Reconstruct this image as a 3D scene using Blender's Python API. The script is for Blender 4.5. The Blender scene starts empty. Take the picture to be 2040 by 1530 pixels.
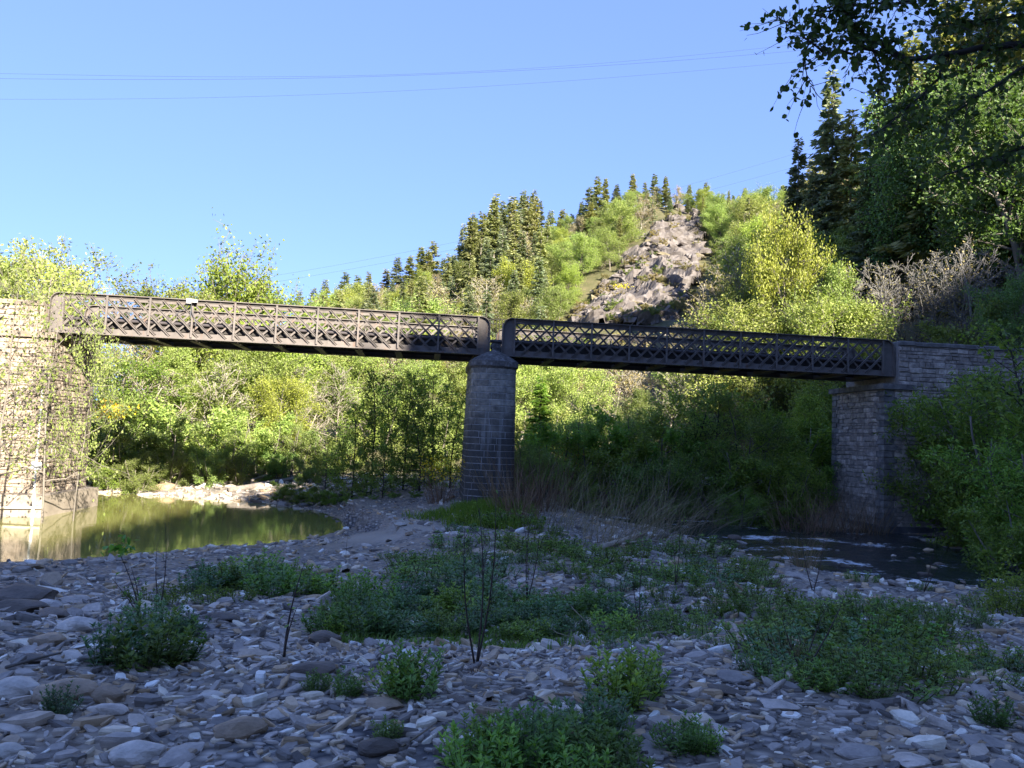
import bpy, bmesh, math
import numpy as np
from mathutils import Matrix, Vector

sc = bpy.context.scene
COL = sc.collection
# ---------------------------------------------------------------- camera
FPX = 1532.0
PITCH, ROLL, CAMZ = math.radians(4.09), math.radians(2.36), 1.65
cam_d = bpy.data.cameras.new('camera')
cam = bpy.data.objects.new('camera', cam_d); COL.objects.link(cam)
cam_d.sensor_width = 36.0
cam_d.lens = FPX / 2040 * 36
cam_d.clip_start, cam_d.clip_end = 0.1, 3000
RM = Matrix.Rotation(math.pi / 2 + PITCH, 3, 'X') @ Matrix.Rotation(ROLL, 3, 'Z')
cam.matrix_world = Matrix.Translation((0, 0, CAMZ)) @ RM.to_4x4()
sc.camera = cam
# ---------------------------------------------------------------- sky, sun, exposure
SUN_EL, SUN_AZ = math.radians(26), math.radians(30)      # azimuth: to the right of straight behind
sdir = Vector((math.sin(SUN_AZ) * math.cos(SUN_EL), -math.cos(SUN_AZ) * math.cos(SUN_EL), math.sin(SUN_EL)))
wd = bpy.data.worlds.new('World'); sc.world = wd; wd.use_nodes = True
nt = wd.node_tree
sky = nt.nodes.new('ShaderNodeTexSky'); sky.sky_type = 'NISHITA'
sky.sun_disc = False
sky.sun_elevation = SUN_EL
sky.sun_rotation = math.atan2(sdir.x, sdir.y)
sky.air_density, sky.dust_density, sky.ozone_density = 0.55, 0.0, 5.0
sky.altitude = 900
bg = nt.nodes['Background']; bg.inputs['Strength'].default_value = 0.15
gm = nt.nodes.new('ShaderNodeGamma'); gm.inputs[1].default_value = 0.42      # an even, clear spring sky with little paling towards the horizon
wb = nt.nodes.new('ShaderNodeMix'); wb.data_type = 'RGBA'; wb.blend_type = 'MULTIPLY'; wb.inputs[0].default_value = 1.0
wb.inputs[7].default_value = (0.268, 0.332, 0.56, 1)
nt.links.new(sky.outputs[0], gm.inputs[0]); nt.links.new(gm.outputs[0], wb.inputs[6]); nt.links.new(wb.outputs[2], bg.inputs['Color'])
sl = bpy.data.lights.new('sun', 'SUN'); sl.energy = 2.3; sl.angle = math.radians(0.5); sl.color = (1.0, 0.92, 0.79)
so = bpy.data.objects.new('sun', sl); COL.objects.link(so)
so.rotation_euler = sdir.to_track_quat('Z', 'Y').to_euler(); so.location = (60, -60, 90)
sc.view_settings.view_transform = 'Standard'; sc.view_settings.look = 'None'
sc.view_settings.exposure = 3.45; sc.view_settings.gamma = 1.0
sc.view_settings.use_curve_mapping = False
sc.render.engine = 'CYCLES'
sc.cycles.max_bounces = 9; sc.cycles.diffuse_bounces = 6; sc.cycles.glossy_bounces = 3
sc.cycles.transmission_bounces = 6; sc.cycles.transparent_max_bounces = 6
sc.cycles.use_denoising = True
sc.cycles.sample_clamp_indirect = 6

rng = np.random.default_rng(11)
R_ = np.array(RM)
AX = (math.cos(SUN_AZ), math.sin(SUN_AZ)); BX = (math.sin(SUN_AZ), -math.cos(SUN_AZ))    # across and towards the sun
def sun_xy(a, b): return a * AX[0] + b * BX[0], a * AX[1] + b * BX[1]

def ray(px, py):
    return R_ @ np.array([(px - 1020) / FPX, -(py - 765) / FPX, -1.0])
def at(px, py, Y):                       # point on the line of sight at ground distance Y
    d = ray(px, py); p = d * (Y / d[1]); p[2] += CAMZ; return p
def onz(px, py, z):
    d = ray(px, py); p = d * ((z - CAMZ) / d[2]); p[2] += CAMZ; return p
def project(P):
    P = np.atleast_2d(P).astype(float) - np.array([0, 0, CAMZ]); c = P @ R_
    return 1020 + FPX * c[:, 0] / -c[:, 2], 765 - FPX * c[:, 1] / -c[:, 2]

# ---------------------------------------------------------------- mesh helpers
def mesh_np(name, V, Fs, smooth=False):
    me = bpy.data.meshes.new(name)
    V = np.ascontiguousarray(V, dtype=np.float32)
    Fs = [np.asarray(f, dtype=np.int32) for f in Fs if len(f)]
    loops = np.concatenate([f.ravel() for f in Fs])
    sizes = np.concatenate([np.full(len(f), f.shape[1], np.int32) for f in Fs])
    starts = np.concatenate([[0], np.cumsum(sizes)[:-1]]).astype(np.int32)
    me.vertices.add(len(V)); me.vertices.foreach_set('co', V.ravel())
    me.loops.add(len(loops)); me.loops.foreach_set('vertex_index', loops)
    me.polygons.add(len(sizes)); me.polygons.foreach_set('loop_start', starts)
    me.polygons.foreach_set('use_smooth', np.full(len(sizes), bool(smooth)))
    me.update(calc_edges=True)
    return me

class MB:                                 # collects pieces of one mesh
    def __init__(s): s.V = []; s.F = {}; s.n = 0
    def add(s, V, *Fs):
        V = np.asarray(V, float).reshape(-1, 3)
        for f in Fs:
            f = np.asarray(f, int)
            if f.ndim == 1: f = f[None]
            s.F.setdefault(f.shape[1], []).append(f + s.n)
        s.V.append(V); s.n += len(V)
    def box(s, a, b):
        x0, y0, z0 = a; x1, y1, z1 = b
        s.add([(x0,y0,z0),(x1,y0,z0),(x1,y1,z0),(x0,y1,z0),(x0,y0,z1),(x1,y0,z1),(x1,y1,z1),(x0,y1,z1)],
              [(0,3,2,1),(4,5,6,7),(0,1,5,4),(1,2,6,5),(2,3,7,6),(3,0,4,7)])
    def tube(s, pts, rad, n=5):
        pts = np.asarray(pts, float); k = len(pts)
        rad = np.broadcast_to(np.asarray(rad, float), (k,))
        T = np.gradient(pts, axis=0); T /= np.linalg.norm(T, axis=1, keepdims=True) + 1e-9
        m = np.abs(T.mean(0)); ref = np.eye(3)[int(np.argmin(m))]
        N = np.cross(T, ref); N /= np.linalg.norm(N, axis=1, keepdims=True) + 1e-9
        B = np.cross(T, N)
        a = np.arange(n) * 2 * math.pi / n
        V = pts[:, None] + rad[:, None, None] * (np.cos(a)[None, :, None] * N[:, None] + np.sin(a)[None, :, None] * B[:, None])
        i = np.arange(k - 1)[:, None] * n; j = np.arange(n)[None]
        q = np.stack([i + j, i + (j + 1) % n, i + n + (j + 1) % n, i + n + j], -1).reshape(-1, 4)
        s.add(V.reshape(-1, 3), q)
        if n > 2:
            s.F.setdefault(n, []).append(np.arange(n)[None, ::-1] + s.n - k * n)
            s.F.setdefault(n, []).append(np.arange(n)[None] + s.n - n)
    def mesh(s, name, smooth=False):
        return mesh_np(name, np.concatenate(s.V), [np.concatenate(v) for v in s.F.values()], smooth)

def link(name, me, mat=None, parent=None, loc=None, rot=None, scale=None):
    o = bpy.data.objects.new(name, me); COL.objects.link(o)
    if me is not None and mat is not None:
        if len(me.materials) == 0: me.materials.append(mat)
        elif me.materials[0] is not mat:
            o.material_slots[0].link = 'OBJECT'; o.material_slots[0].material = mat
    if parent is not None: o.parent = parent
    if loc is not None: o.location = [float(v) for v in loc]
    if rot is not None: o.rotation_euler = [float(v) for v in rot]
    if scale is not None: o.scale = [float(v) for v in scale] if hasattr(scale, '__len__') else (float(scale),) * 3
    return o
def tag(o, label=None, cat=None, group=None, kind=None):
    if label: o['label'] = label
    if cat: o['category'] = cat
    if group: o['group'] = group
    if kind: o['kind'] = kind
    return o
def empty(name, loc=(0, 0, 0), rz=0.0, scale=1.0):
    o = link(name, None, None, None, loc, (0, 0, rz), scale); o.empty_display_size = 0.3
    return o

# ---------------------------------------------------------------- noise and materials
def vnoise(x, y, s, seed=0):
    x = np.asarray(x, float) / s; y = np.asarray(y, float) / s
    xi = np.floor(x); yi = np.floor(y); fx = x - xi; fy = y - yi
    fx = fx * fx * (3 - 2 * fx); fy = fy * fy * (3 - 2 * fy)
    def h(a, b):
        v = np.sin(a * 127.1 + b * 311.7 + seed * 74.7) * 43758.5453; return v - np.floor(v)
    return (h(xi, yi) * (1 - fx) + h(xi + 1, yi) * fx) * (1 - fy) + (h(xi, yi + 1) * (1 - fx) + h(xi + 1, yi + 1) * fx) * fy - 0.5

class NT:
    def __init__(s, name):
        s.m = bpy.data.materials.new(name); s.m.use_nodes = True
        s.t = s.m.node_tree; s.p = s.t.nodes['Principled BSDF']; s.out = s.t.nodes['Material Output']
    def n(s, typ, ins=None, **kw):
        nd = s.t.nodes.new('ShaderNode' + typ)
        for k, v in kw.items(): setattr(nd, k, v)
        for k, v in (ins or {}).items():
            if hasattr(v, 'is_linked') or isinstance(v, bpy.types.NodeSocket): s.t.links.new(v, nd.inputs[k])
            else: nd.inputs[k].default_value = v
        return nd
    def l(s, a, b): s.t.links.new(a, b)
    def ramp(s, fac, stops, interp='LINEAR'):
        r = s.n('ValToRGB'); s.l(fac, r.inputs[0]); cr = r.color_ramp; cr.interpolation = interp
        while len(cr.elements) > 1: cr.elements.remove(cr.elements[-1])
        cr.elements[0].position = stops[0][0]; cr.elements[0].color = (*stops[0][1], 1)
        for p, c in stops[1:]:
            e = cr.elements.new(p); e.color = (*c, 1)
        return r.outputs[0]
    def mix(s, fac, a, b, mode='MIX'):
        m = s.n('Mix', data_type='RGBA', blend_type=mode)
        for sock, v in ((m.inputs[0], fac), (m.inputs[6], a), (m.inputs[7], b)):
            if isinstance(v, bpy.types.NodeSocket): s.l(v, sock)
            elif isinstance(v, (int, float)): sock.default_value = v
            else: sock.default_value = (*v, 1)
        return m.outputs[2]
    def noise(s, scale, detail=4, rough=0.6, vec=None, out=0):
        nd = s.n('TexNoise', {'Scale': scale, 'Detail': detail, 'Roughness': rough})
        if vec is not None: s.l(vec, nd.inputs['Vector'])
        return nd.outputs[out]
    def math(s, op, a, b=0.0, clamp=False):
        m = s.n('Math', operation=op, use_clamp=clamp)
        for i, v in enumerate((a, b)):
            if isinstance(v, bpy.types.NodeSocket): s.l(v, m.inputs[i])
            else: m.inputs[i].default_value = v
        return m.outputs[0]
    def pos(s): return s.n('NewGeometry').outputs['Position']
    def bump(s, h, strength=0.4, dist=0.02):
        b = s.n('Bump', {'Strength': strength, 'Distance': dist}); s.l(h, b.inputs['Height']); s.l(b.outputs[0], s.p.inputs['Normal'])

def leaf_mat(name, c1, c2, c3, trans=0.4, rough=0.5, spec=0.3, yellow=1.15):
    m = NT(name)
    isl = m.n('NewGeometry').outputs['Random Per Island']
    c = m.ramp(isl, [(0.0, c1), (0.5, c2), (1.0, c3)])
    rnd = m.n('ObjectInfo').outputs['Random']
    v = m.math('MULTIPLY_ADD', rnd, 0.5); v.node.inputs[2].default_value = 0.75
    hsv = m.n('HueSaturation', {'Color': c, 'Value': v})
    hs = m.math('MULTIPLY_ADD', m.math('FRACT', m.math('MULTIPLY', rnd, 7.31)), 0.04); hs.node.inputs[2].default_value = 0.48
    m.l(hs, hsv.inputs['Hue'])
    m.l(hsv.outputs[0], m.p.inputs['Base Color'])
    m.p.inputs['Roughness'].default_value = rough; m.p.inputs['Specular IOR Level'].default_value = spec
    tr = m.n('BsdfTranslucent')
    tc = m.mix(1.0, hsv.outputs[0], (yellow, 1.25, 0.6), 'MULTIPLY'); m.l(tc, tr.inputs['Color'])
    ms = m.n('MixShader', {0: trans}); m.l(m.p.outputs[0], ms.inputs[1]); m.l(tr.outputs[0], ms.inputs[2])
    m.l(ms.outputs[0], m.out.inputs['Surface'])
    return m.m

def plain_mat(name, stops, nscale=6, rough=0.8, bump=0.3, bdist=0.02, bscale=None, obj_rand=0.25, spec=0.3, isl=False, metallic=0.0, world=True):
    m = NT(name)
    vec = m.pos() if world else None
    nz = m.noise(nscale, 6, 0.65, vec)
    nz = m.n('MapRange', {0: nz, 1: 0.28, 2: 0.72}).outputs[0]
    c = m.ramp(nz, stops)
    if obj_rand:
        r = m.n('NewGeometry').outputs['Random Per Island'] if isl else m.n('ObjectInfo').outputs['Random']
        v = m.math('MULTIPLY_ADD', r, 2 * obj_rand); v.node.inputs[2].default_value = 1 - obj_rand
        h = m.n('HueSaturation', {'Color': c, 'Value': v}); c = h.outputs[0]
    m.l(c, m.p.inputs['Base Color'])
    m.p.inputs['Roughness'].default_value = rough; m.p.inputs['Specular IOR Level'].default_value = spec
    m.p.inputs['Metallic'].default_value = metallic
    if bump: m.bump(m.noise(bscale or nscale * 3, 5, 0.7, vec), bump, bdist)
    return m.m
# ---------------------------------------------------------------- terrain
POND_Z, STREAM_Z = -2.40, -2.05
_c = []
def cw(px, Y, z): _c.append(((px - 1020) / FPX * Y, Y, z))
def cz(px, py, z): _c.append(tuple(onz(px, py, z)))
def cd(px, py, Y): _c.append(tuple(at(px, py, Y)))
for p in [(-8,-6,.3),(0,-6,.2),(7,-6,.5),(-7,2,0),(0,2,0),(5,2,.05),(-3,6,-.12),(0,6,-.08),(3,6,-.05),(-14,4,.1),(9,5,.2)]: _c.append(p)
cz(1020,1330,-.3); cz(300,1300,-.4); cz(1700,1300,-.45); cz(100,1200,-1.2); cz(600,1180,-1.1); cz(1200,1200,-.95)
for px, py in [(0,1120),(200,1110),(400,1090),(600,1075)]: cz(px, py, -2.3)
cz(700,1075,-2.05); cz(770,1068,-1.95)
cz(960,1100,-1.35); cz(1150,1100,-1.4); cz(1000,1050,-1.35); cz(800,1120,-1.6); cz(880,1040,-1.6)
cw(970,35.5,-1.25); cw(850,38,-1.3); cw(720,40,-1.5); cw(1100,36,-1.35)
for px, py in [(1450,1125),(1560,1145),(1700,1172),(1900,1190)]: cz(px, py, -1.85)
cz(1900,1300,-.5); cz(2100,1250,-.7); cz(1300,1080,-1.7)
cw(300,47,-2.15); cw(560,46,-1.9); cw(0,48,-2.1); cw(300,55,-1.3); cw(600,55,-1.0); cw(0,58,0); cw(-400,50,0)
cw(300,75,1.2); cw(600,75,2.4); cw(0,85,1.5); cw(-300,90,3)
cw(1765,40,-1.8); cw(1500,40,-1.4); cw(1300,40,-1.5); cw(1400,46,-.4); cw(2040,37,-.6); cw(2100,30,-.5); cw(2400,22,0)
cw(1960,46,4.6); cw(2150,44,6.8); cw(1800,52,4.6); cw(1650,55,2.5); cw(1500,60,2.6); cw(1200,60,.6); cw(900,60,-.2)
cw(900,80,4.5); cw(1200,80,7); cw(1450,76,8); cw(2400,45,9); cw(2700,60,14)
for a in [(620,650,170),(800,605,180),(930,580,185),(1100,510,190),(1200,452,190),(1340,428,178),(1440,430,190),(1530,420,195),
          (1340,640,112),(1180,650,112),(1340,530,142),(1000,650,135),(800,680,140),(1560,560,130),
          (1700,690,62),(1900,600,72),(1700,470,112),(2000,330,115),(2200,250,120),(2300,400,80)]: cd(*a)
for px, z in [(-600,-4),(0,-4),(400,-3),(620,15),(930,25),(1200,45),(1530,60),(2000,60)]: cw(px, 290, z); cw(px, 520, z - 10)
cw(0,150,0); cw(400,140,3); cw(-600,140,-2)
def shade_h(a): return np.interp(a, [-30, -3, 0, 5, 9, 12, 14, 20, 30, 40, 47, 52, 58, 63, 68, 95], [10, 12, 12.5, 16.5, 20, 21.5, 22.8, 23, 23.3, 24.5, 25.5, 28, 32, 36, 42, 54])
for a in (-30, -10, 9, 24, 40, 60, 80):  # unseen ridge behind the viewer, crest shaped to cast shade on the bar
    for b, f in ((18, None), (42, .5), (70, 1.0), (110, 1.0), (220, 1.0)):
        z = 2.0 if f is None else f * (float(shade_h(a)) + 70 * math.tan(SUN_EL) - 13)
        if a >= 60 and f is None: z = 8.0
        _c.append((*sun_xy(a, b), z))
CP = np.array(_c)
def _tps(r2): return 0.5 * r2 * np.log(r2 + 1e-9)
_S = 50.0
_n = len(CP); X_ = CP[:, :2] / _S
_K = _tps(((X_[:, None] - X_[None]) ** 2).sum(-1)) + np.eye(_n) * 2e-4
_P = np.c_[np.ones(_n), X_]
_A = np.zeros((_n + 3, _n + 3)); _A[:_n, :_n] = _K; _A[:_n, _n:] = _P; _A[_n:, :_n] = _P.T
_w = np.linalg.solve(_A, np.r_[CP[:, 2], 0, 0, 0])
def poly_of(pts, z): return np.array([onz(px, py, z)[:2] for px, py in pts])
POND = poly_of([(-700,1150),(0,1122),(200,1112),(400,1092),(600,1077),(680,1060),(705,1048),(640,1018),(500,1000),(400,992),(260,984),(0,978),(-700,955)], POND_Z)
STREAM = poly_of([(1190,1032),(1300,1050),(1420,1085),(1500,1105),(1560,1122),(1700,1150),(1960,1172),(2500,1188),(2500,1105),(1980,1088),(1850,1066),(1660,1052),(1560,1040),(1300,1024)], STREAM_Z)
def sdist(P, poly):                        # signed distance, negative inside
    P = np.asarray(P, float); d = np.full(len(P), 1e9); ins = np.zeros(len(P), bool)
    for i in range(len(poly)):
        a, b = poly[i], poly[(i + 1) % len(poly)]; e = b - a
        t = np.clip(((P - a) @ e) / (e @ e), 0, 1)
        d = np.minimum(d, np.hypot(*(P - a - t[:, None] * e).T))
        c = (a[1] > P[:, 1]) != (b[1] > P[:, 1])
        with np.errstate(divide='ignore', invalid='ignore'):
            xx = (b[0] - a[0]) * (P[:, 1] - a[1]) / (b[1] - a[1] + 1e-12) + a[0]
        ins ^= c & (P[:, 0] < xx)
    return np.where(ins, -d, d)
def H(x, y):
    x = np.atleast_1d(np.asarray(x, float)); y = np.atleast_1d(np.asarray(y, float)); out = np.empty(len(x))
    for i in range(0, len(x), 40000):
        q = np.c_[x[i:i+40000], y[i:i+40000]] / _S
        r2 = ((q[:, None] - X_[None]) ** 2).sum(-1)
        out[i:i+40000] = _tps(r2) @ _w[:_n] + _w[_n] + q @ _w[_n+1:]
    r = np.hypot(x, y)
    out += vnoise(x, y, 2.2, 1) * 0.22 + vnoise(x, y, .8, 2) * 0.07
    out += np.clip((r - 45) / 60, 0, 1) * (vnoise(x, y, 9, 3) * 3.0 + vnoise(x, y, 25, 4) * 4)
    near = (x > -70) & (x < 60) & (y > 8) & (y < 70)
    if near.any():
        P = np.c_[x[near], y[near]]
        for poly, lv, sl_, dp in ((POND, POND_Z, .11, .9), (STREAM, STREAM_Z, .2, .5)):
            d = sdist(P, poly) + vnoise(P[:, 0], P[:, 1], 1.1, 5) * .5; z = out[near]
            t = np.clip(d / 3.5, 0, 1); t = t * t * (3 - 2 * t)
            zo = (lv + .015 + .05 * d) * (1 - t) + np.maximum(z, lv + .1) * t
            out[near] = np.where(d < 0, lv - np.minimum(sl_ * -d, dp), np.where(d < 3.5, zo, np.where(d < 12, np.maximum(z, lv + .1 + .03 * d), z)))
    return out
def ground(px, py):                         # where a line of sight meets the ground
    d = ray(px, py); Y = np.concatenate([np.arange(2, 60, .05), np.arange(60, 260, .5)])
    X = d[0] / d[1] * Y; Z = CAMZ + d[2] / d[1] * Y
    hit = np.nonzero(Z < H(X, Y))[0]
    i = hit[0] if len(hit) else len(Y) - 1
    return np.array([X[i], Y[i], float(H(X[i], Y[i])[0])])

_t = np.linspace(-1, 1, 481)
gx = 4.4 * np.sinh(5.6 * _t); gy = 9 + 4.4 * np.sinh(5.6 * _t)
GX, GY = np.meshgrid(gx, gy)
GZ = H(GX.ravel(), GY.ravel())
k = len(_t); i = (np.arange(k - 1)[:, None] * k + np.arange(k - 1)[None]).ravel()
ground_me = mesh_np('ground', np.c_[GX.ravel(), GY.ravel(), GZ], [np.stack([i, i + 1, i + k + 1, i + k], 1)], True)

m = NT('shingle_earth')
P = m.pos()
vor = m.n('TexVoronoi', {'Scale': 9.0, 'Randomness': 1.0}); m.l(P, vor.inputs['Vector'])
mp = m.n('Mapping', {'Scale': (1, 1.6, 1)}); m.l(P, mp.inputs['Vector']); m.l(mp.outputs[0], vor.inputs['Vector'])
peb = m.ramp(m.n('SeparateColor', {0: vor.outputs['Color']}).outputs[0], [(0, (.162,.151,.140)), (.35, (.324,.294,.266)), (.6, (.486,.431,.370)), (.8, (.324,.245,.157)), (1, (.700,.646,.544))])
peb = m.mix(m.n('MapRange', {0: vor.outputs['Distance'], 1: .2, 2: .75}).outputs[0], peb, (.05,.05,.052))
silt = m.ramp(m.noise(3, 5, .6, P), [(.3, (.211,.172,.133)), (.7, (.341,.281,.212))])
near = m.mix(m.n('MapRange', {0: m.noise(.55, 4, .6, P), 1: .42, 2: .62}).outputs[0], peb, silt)
earth = m.ramp(m.noise(.6, 6, .65, P), [(.3, (.05,.055,.02)), (.5, (.09,.085,.04)), (.7, (.13,.11,.06))])
sy = m.n('SeparateXYZ', {0: P})
far = m.math('ADD', m.math('MULTIPLY', m.n('MapRange', {0: sy.outputs[1], 1: 44.0, 2: 56.0}).outputs[0], 1.0), m.math('MULTIPLY', m.math('SUBTRACT', m.noise(.3, 3, .6, P), .5), .8), True)
zf = m.n('MapRange', {0: sy.outputs[2], 1: .4, 2: 1.6}).outputs[0]
sp_ = onz(775, 1068, -1.95); dd_ = m.n('VectorMath', operation='MULTIPLY'); sb_ = m.n('VectorMath', operation='SUBTRACT'); m.l(P, sb_.inputs[0]); sb_.inputs[1].default_value = tuple(sp_)
m.l(sb_.outputs[0], dd_.inputs[0]); dd_.inputs[1].default_value = (.42, .3, 0); ln_ = m.n('VectorMath', operation='LENGTH'); m.l(dd_.outputs[0], ln_.inputs[0])
sandf = m.n('MapRange', {0: m.math('ADD', ln_.outputs['Value'], m.math('MULTIPLY', m.noise(1.2, 4, .6, P), .6)), 1: .9, 2: 1.3, 3: 1.0, 4: 0.0}).outputs[0]
near = m.mix(sandf, near, (.36, .31, .25))
m.l(m.mix(m.math('MAXIMUM', far, zf, True), near, earth), m.p.inputs['Base Color'])
m.p.inputs['Roughness'].default_value = .85; m.p.inputs['Specular IOR Level'].default_value = .25
m.bump(m.math('ADD', m.math('MULTIPLY', vor.outputs['Distance'], -1.0), m.math('MULTIPLY', m.noise(20, 4, .6, P), .5)), .8, .06)
GROUND_MAT = m.m
g = link('ground', ground_me, GROUND_MAT); tag(g, kind='structure')

# ---------------------------------------------------------------- water
m = NT('pond_water')
m.p.inputs['Base Color'].default_value = (.17, .165, .05, 1); m.p.inputs['Roughness'].default_value = .06
m.p.inputs['IOR'].default_value = 1.6; m.p.inputs['Specular IOR Level'].default_value = .9
mp = m.n('Mapping', {'Scale': (1, 1, 1)}); m.l(m.pos(), mp.inputs['Vector'])
m.bump(m.math('ADD', m.noise(2.5, 3, .5, mp.outputs[0]), m.math('MULTIPLY', m.noise(.5, 2, .5, mp.outputs[0]), 2.0)), .05, .05)
w = MB(); lo, hi = POND.min(0) - 3, POND.max(0) + 3
w.box((lo[0], lo[1], POND_Z - .02), (hi[0], hi[1], POND_Z))
po = link('pond', w.mesh('pond'), m.m); tag(po, kind='structure')

m = NT('rapids_water')
P = m.pos(); mp = m.n('Mapping', {'Scale': (.7, 1.15, 1), 'Rotation': (0, 0, .5)}); m.l(P, mp.inputs['Vector'])
fo = m.noise(.55, 6, .62, mp.outputs[0]); fo2 = m.noise(6, 4, .7, mp.outputs[0])
foam = m.n('MapRange', {0: m.math('ADD', fo, m.math('MULTIPLY', m.math('SUBTRACT', fo2, .5), .5)), 1: .585, 2: .70}).outputs[0]
m.l(m.mix(foam, (.02, .024, .026), (.62, .65, .67)), m.p.inputs['Base Color'])
rr = m.math('MULTIPLY_ADD', foam, .6); rr.node.inputs[2].default_value = .08; m.l(rr, m.p.inputs['Roughness'])
m.p.inputs['IOR'].default_value = 1.4
m.bump(m.math('ADD', fo, m.math('MULTIPLY', fo2, .3)), .6, .15)
sx = np.linspace(STREAM[:, 0].min() - 2, STREAM[:, 0].max() + 2, 220); syy = np.linspace(STREAM[:, 1].min() - 2, STREAM[:, 1].max() + 2, 160)
SX, SY = np.meshgrid(sx, syy); SZ = STREAM_Z + vnoise(SX, SY, .9, 8) * .10 + vnoise(SX, SY, .35, 9) * .05
kx = len(sx); i = (np.arange(len(syy) - 1)[:, None] * kx + np.arange(kx - 1)[None]).ravel()
stm = link('stream', mesh_np('stream', np.c_[SX.ravel(), SY.ravel(), SZ.ravel()], [np.stack([i, i + 1, i + kx + 1, i + kx], 1)], True), m.m); tag(stm, kind='structure')
# ---------------------------------------------------------------- bridge materials
def iron_mat():
    m = NT('painted_iron'); P = m.pos()
    c = m.ramp(m.n('MapRange', {0: m.noise(1.6, 6, .65, P), 1: .28, 2: .72}).outputs[0], [(0, (.085,.074,.066)), (.5, (.122,.106,.095)), (1, (.155,.135,.12))])
    mp = m.n('Mapping', {'Scale': (4.5, 4.5, .7)}); m.l(P, mp.inputs['Vector'])
    rust = m.n('MapRange', {0: m.noise(1.0, 5, .7, mp.outputs[0]), 1: .56, 2: .72}).outputs[0]
    c = m.mix(m.math('MULTIPLY', rust, .7), c, (.15, .075, .04))
    pale = m.n('MapRange', {0: m.noise(7, 4, .7, P), 1: .6, 2: .75}).outputs[0]
    c = m.mix(m.math('MULTIPLY', pale, .35), c, (.25, .235, .22))
    m.l(c, m.p.inputs['Base Color']); m.p.inputs['Roughness'].default_value = .65; m.p.inputs['Specular IOR Level'].default_value = .3
    m.bump(m.noise(30, 4, .6, P), .2, .01); return m.m
IRON = iron_mat()
IRON_DARK = plain_mat('dark_iron', [(0, (.02,.018,.017)), (.6, (.045,.04,.036)), (1, (.06,.045,.035))], 2.5, .75, .2, .01, 20, .05, .25)  # darker iron tone for deck and railing
def stone_mat(name, stops, nscale, dark=None, obj_rand=.22, bump=.5):
    m = NT(name); P = m.pos()
    nz = m.n('MapRange', {0: m.noise(nscale, 6, .7, P), 1: .3, 2: .7}).outputs[0]
    c = m.ramp(nz, stops)
    r = m.n('ObjectInfo').outputs['Random']
    v = m.math('MULTIPLY_ADD', r, 2 * obj_rand); v.node.inputs[2].default_value = 1 - obj_rand
    c = m.n('HueSaturation', {'Color': c, 'Value': v}).outputs[0]
    if dark:                                   # an old dark crust of algae and soot with a ragged upper edge
        z0, z1, col = dark
        s = m.n('SeparateXYZ', {0: P})
        zz = m.math('ADD', s.outputs[2], m.math('MULTIPLY', m.math('SUBTRACT', m.noise(1.1, 4, .6, P), .5), 3.0))
        f = m.n('MapRange', {0: zz, 1: z0, 2: z1, 3: .92, 4: 0.0}).outputs[0]
        lich = m.n('MapRange', {0: m.noise(9, 3, .6, P), 1: .66, 2: .72}).outputs[0]
        c = m.mix(f, c, col); c = m.mix(m.math('MULTIPLY', lich, .6), c, (.32, .32, .3))
        mp = m.n('Mapping', {'Scale': (3.2, 3.2, .22)}); m.l(P, mp.inputs['Vector'])
        lime = m.n('MapRange', {0: m.noise(1.0, 4, .65, mp.outputs[0]), 1: .56, 2: .68}).outputs[0]; c = m.mix(m.math('MULTIPLY', lime, .4), c, (.4, .4, .38))
    m.l(c, m.p.inputs['Base Color']); m.p.inputs['Roughness'].default_value = .85; m.p.inputs['Specular IOR Level'].default_value = .25
    m.bump(m.noise(14, 6, .7, P), bump, .03)
    return m.m
PIER_ST = stone_mat('pier_ashlar', [(0, (.105,.098,.083)), (.5, (.224,.208,.175)), (1, (.359,.329,.275))], 3.2, (1.4, 3.4, (.052,.051,.048)))
PIER_MORTAR = plain_mat('pier_mortar', [(0, (.24,.235,.23)), (1, (.42,.41,.4))], 5, .9, .3, obj_rand=0)
CAP_ST = stone_mat('pier_cap_stone', [(0, (.05,.048,.046)), (.55, (.12,.112,.105)), (1, (.27,.26,.25))], 4.5)
RUB_GREY = stone_mat('grey_rubble', [(0, (.139,.122,.111)), (.5, (.331,.283,.242)), (1, (.574,.486,.410))], 2.6, None, .3)
QUOIN_DK = stone_mat('dark_quoin', [(0, (.078,.073,.072)), (.5, (.156,.146,.137)), (1, (.281,.255,.233))], 3, None, .25)
RUB_TAN = stone_mat('tan_rubble', [(0, (.158,.123,.091)), (.5, (.264,.213,.164)), (1, (.343,.293,.236))], 2.4, None, .22)
QUOIN_TAN = stone_mat('tan_quoin', [(0, (.132,.106,.081)), (.5, (.198,.160,.124)), (1, (.264,.218,.167))], 2.4, None, .15)
MORTAR_GREY = plain_mat('grey_mortar', [(0, (.140,.128,.117)), (1, (.280,.257,.234))], 5, .95, .4, obj_rand=0)
MORTAR_TAN = plain_mat('tan_mortar', [(0, (.198,.160,.118)), (1, (.297,.243,.186))], 5, .95, .4, obj_rand=0)
CONC = plain_mat('old_concrete', [(0, (.172,.144,.112)), (.5, (.251,.211,.167)), (1, (.304,.262,.211))], 1.3, .9, .3, obj_rand=0)
CONC_DK = plain_mat('dark_concrete', [(0, (.05,.05,.055)), (.5, (.1,.1,.105)), (1, (.15,.15,.15))], 1.3, .8, .3, obj_rand=0)  # darker, greyer concrete for the footing in the rapids

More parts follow.
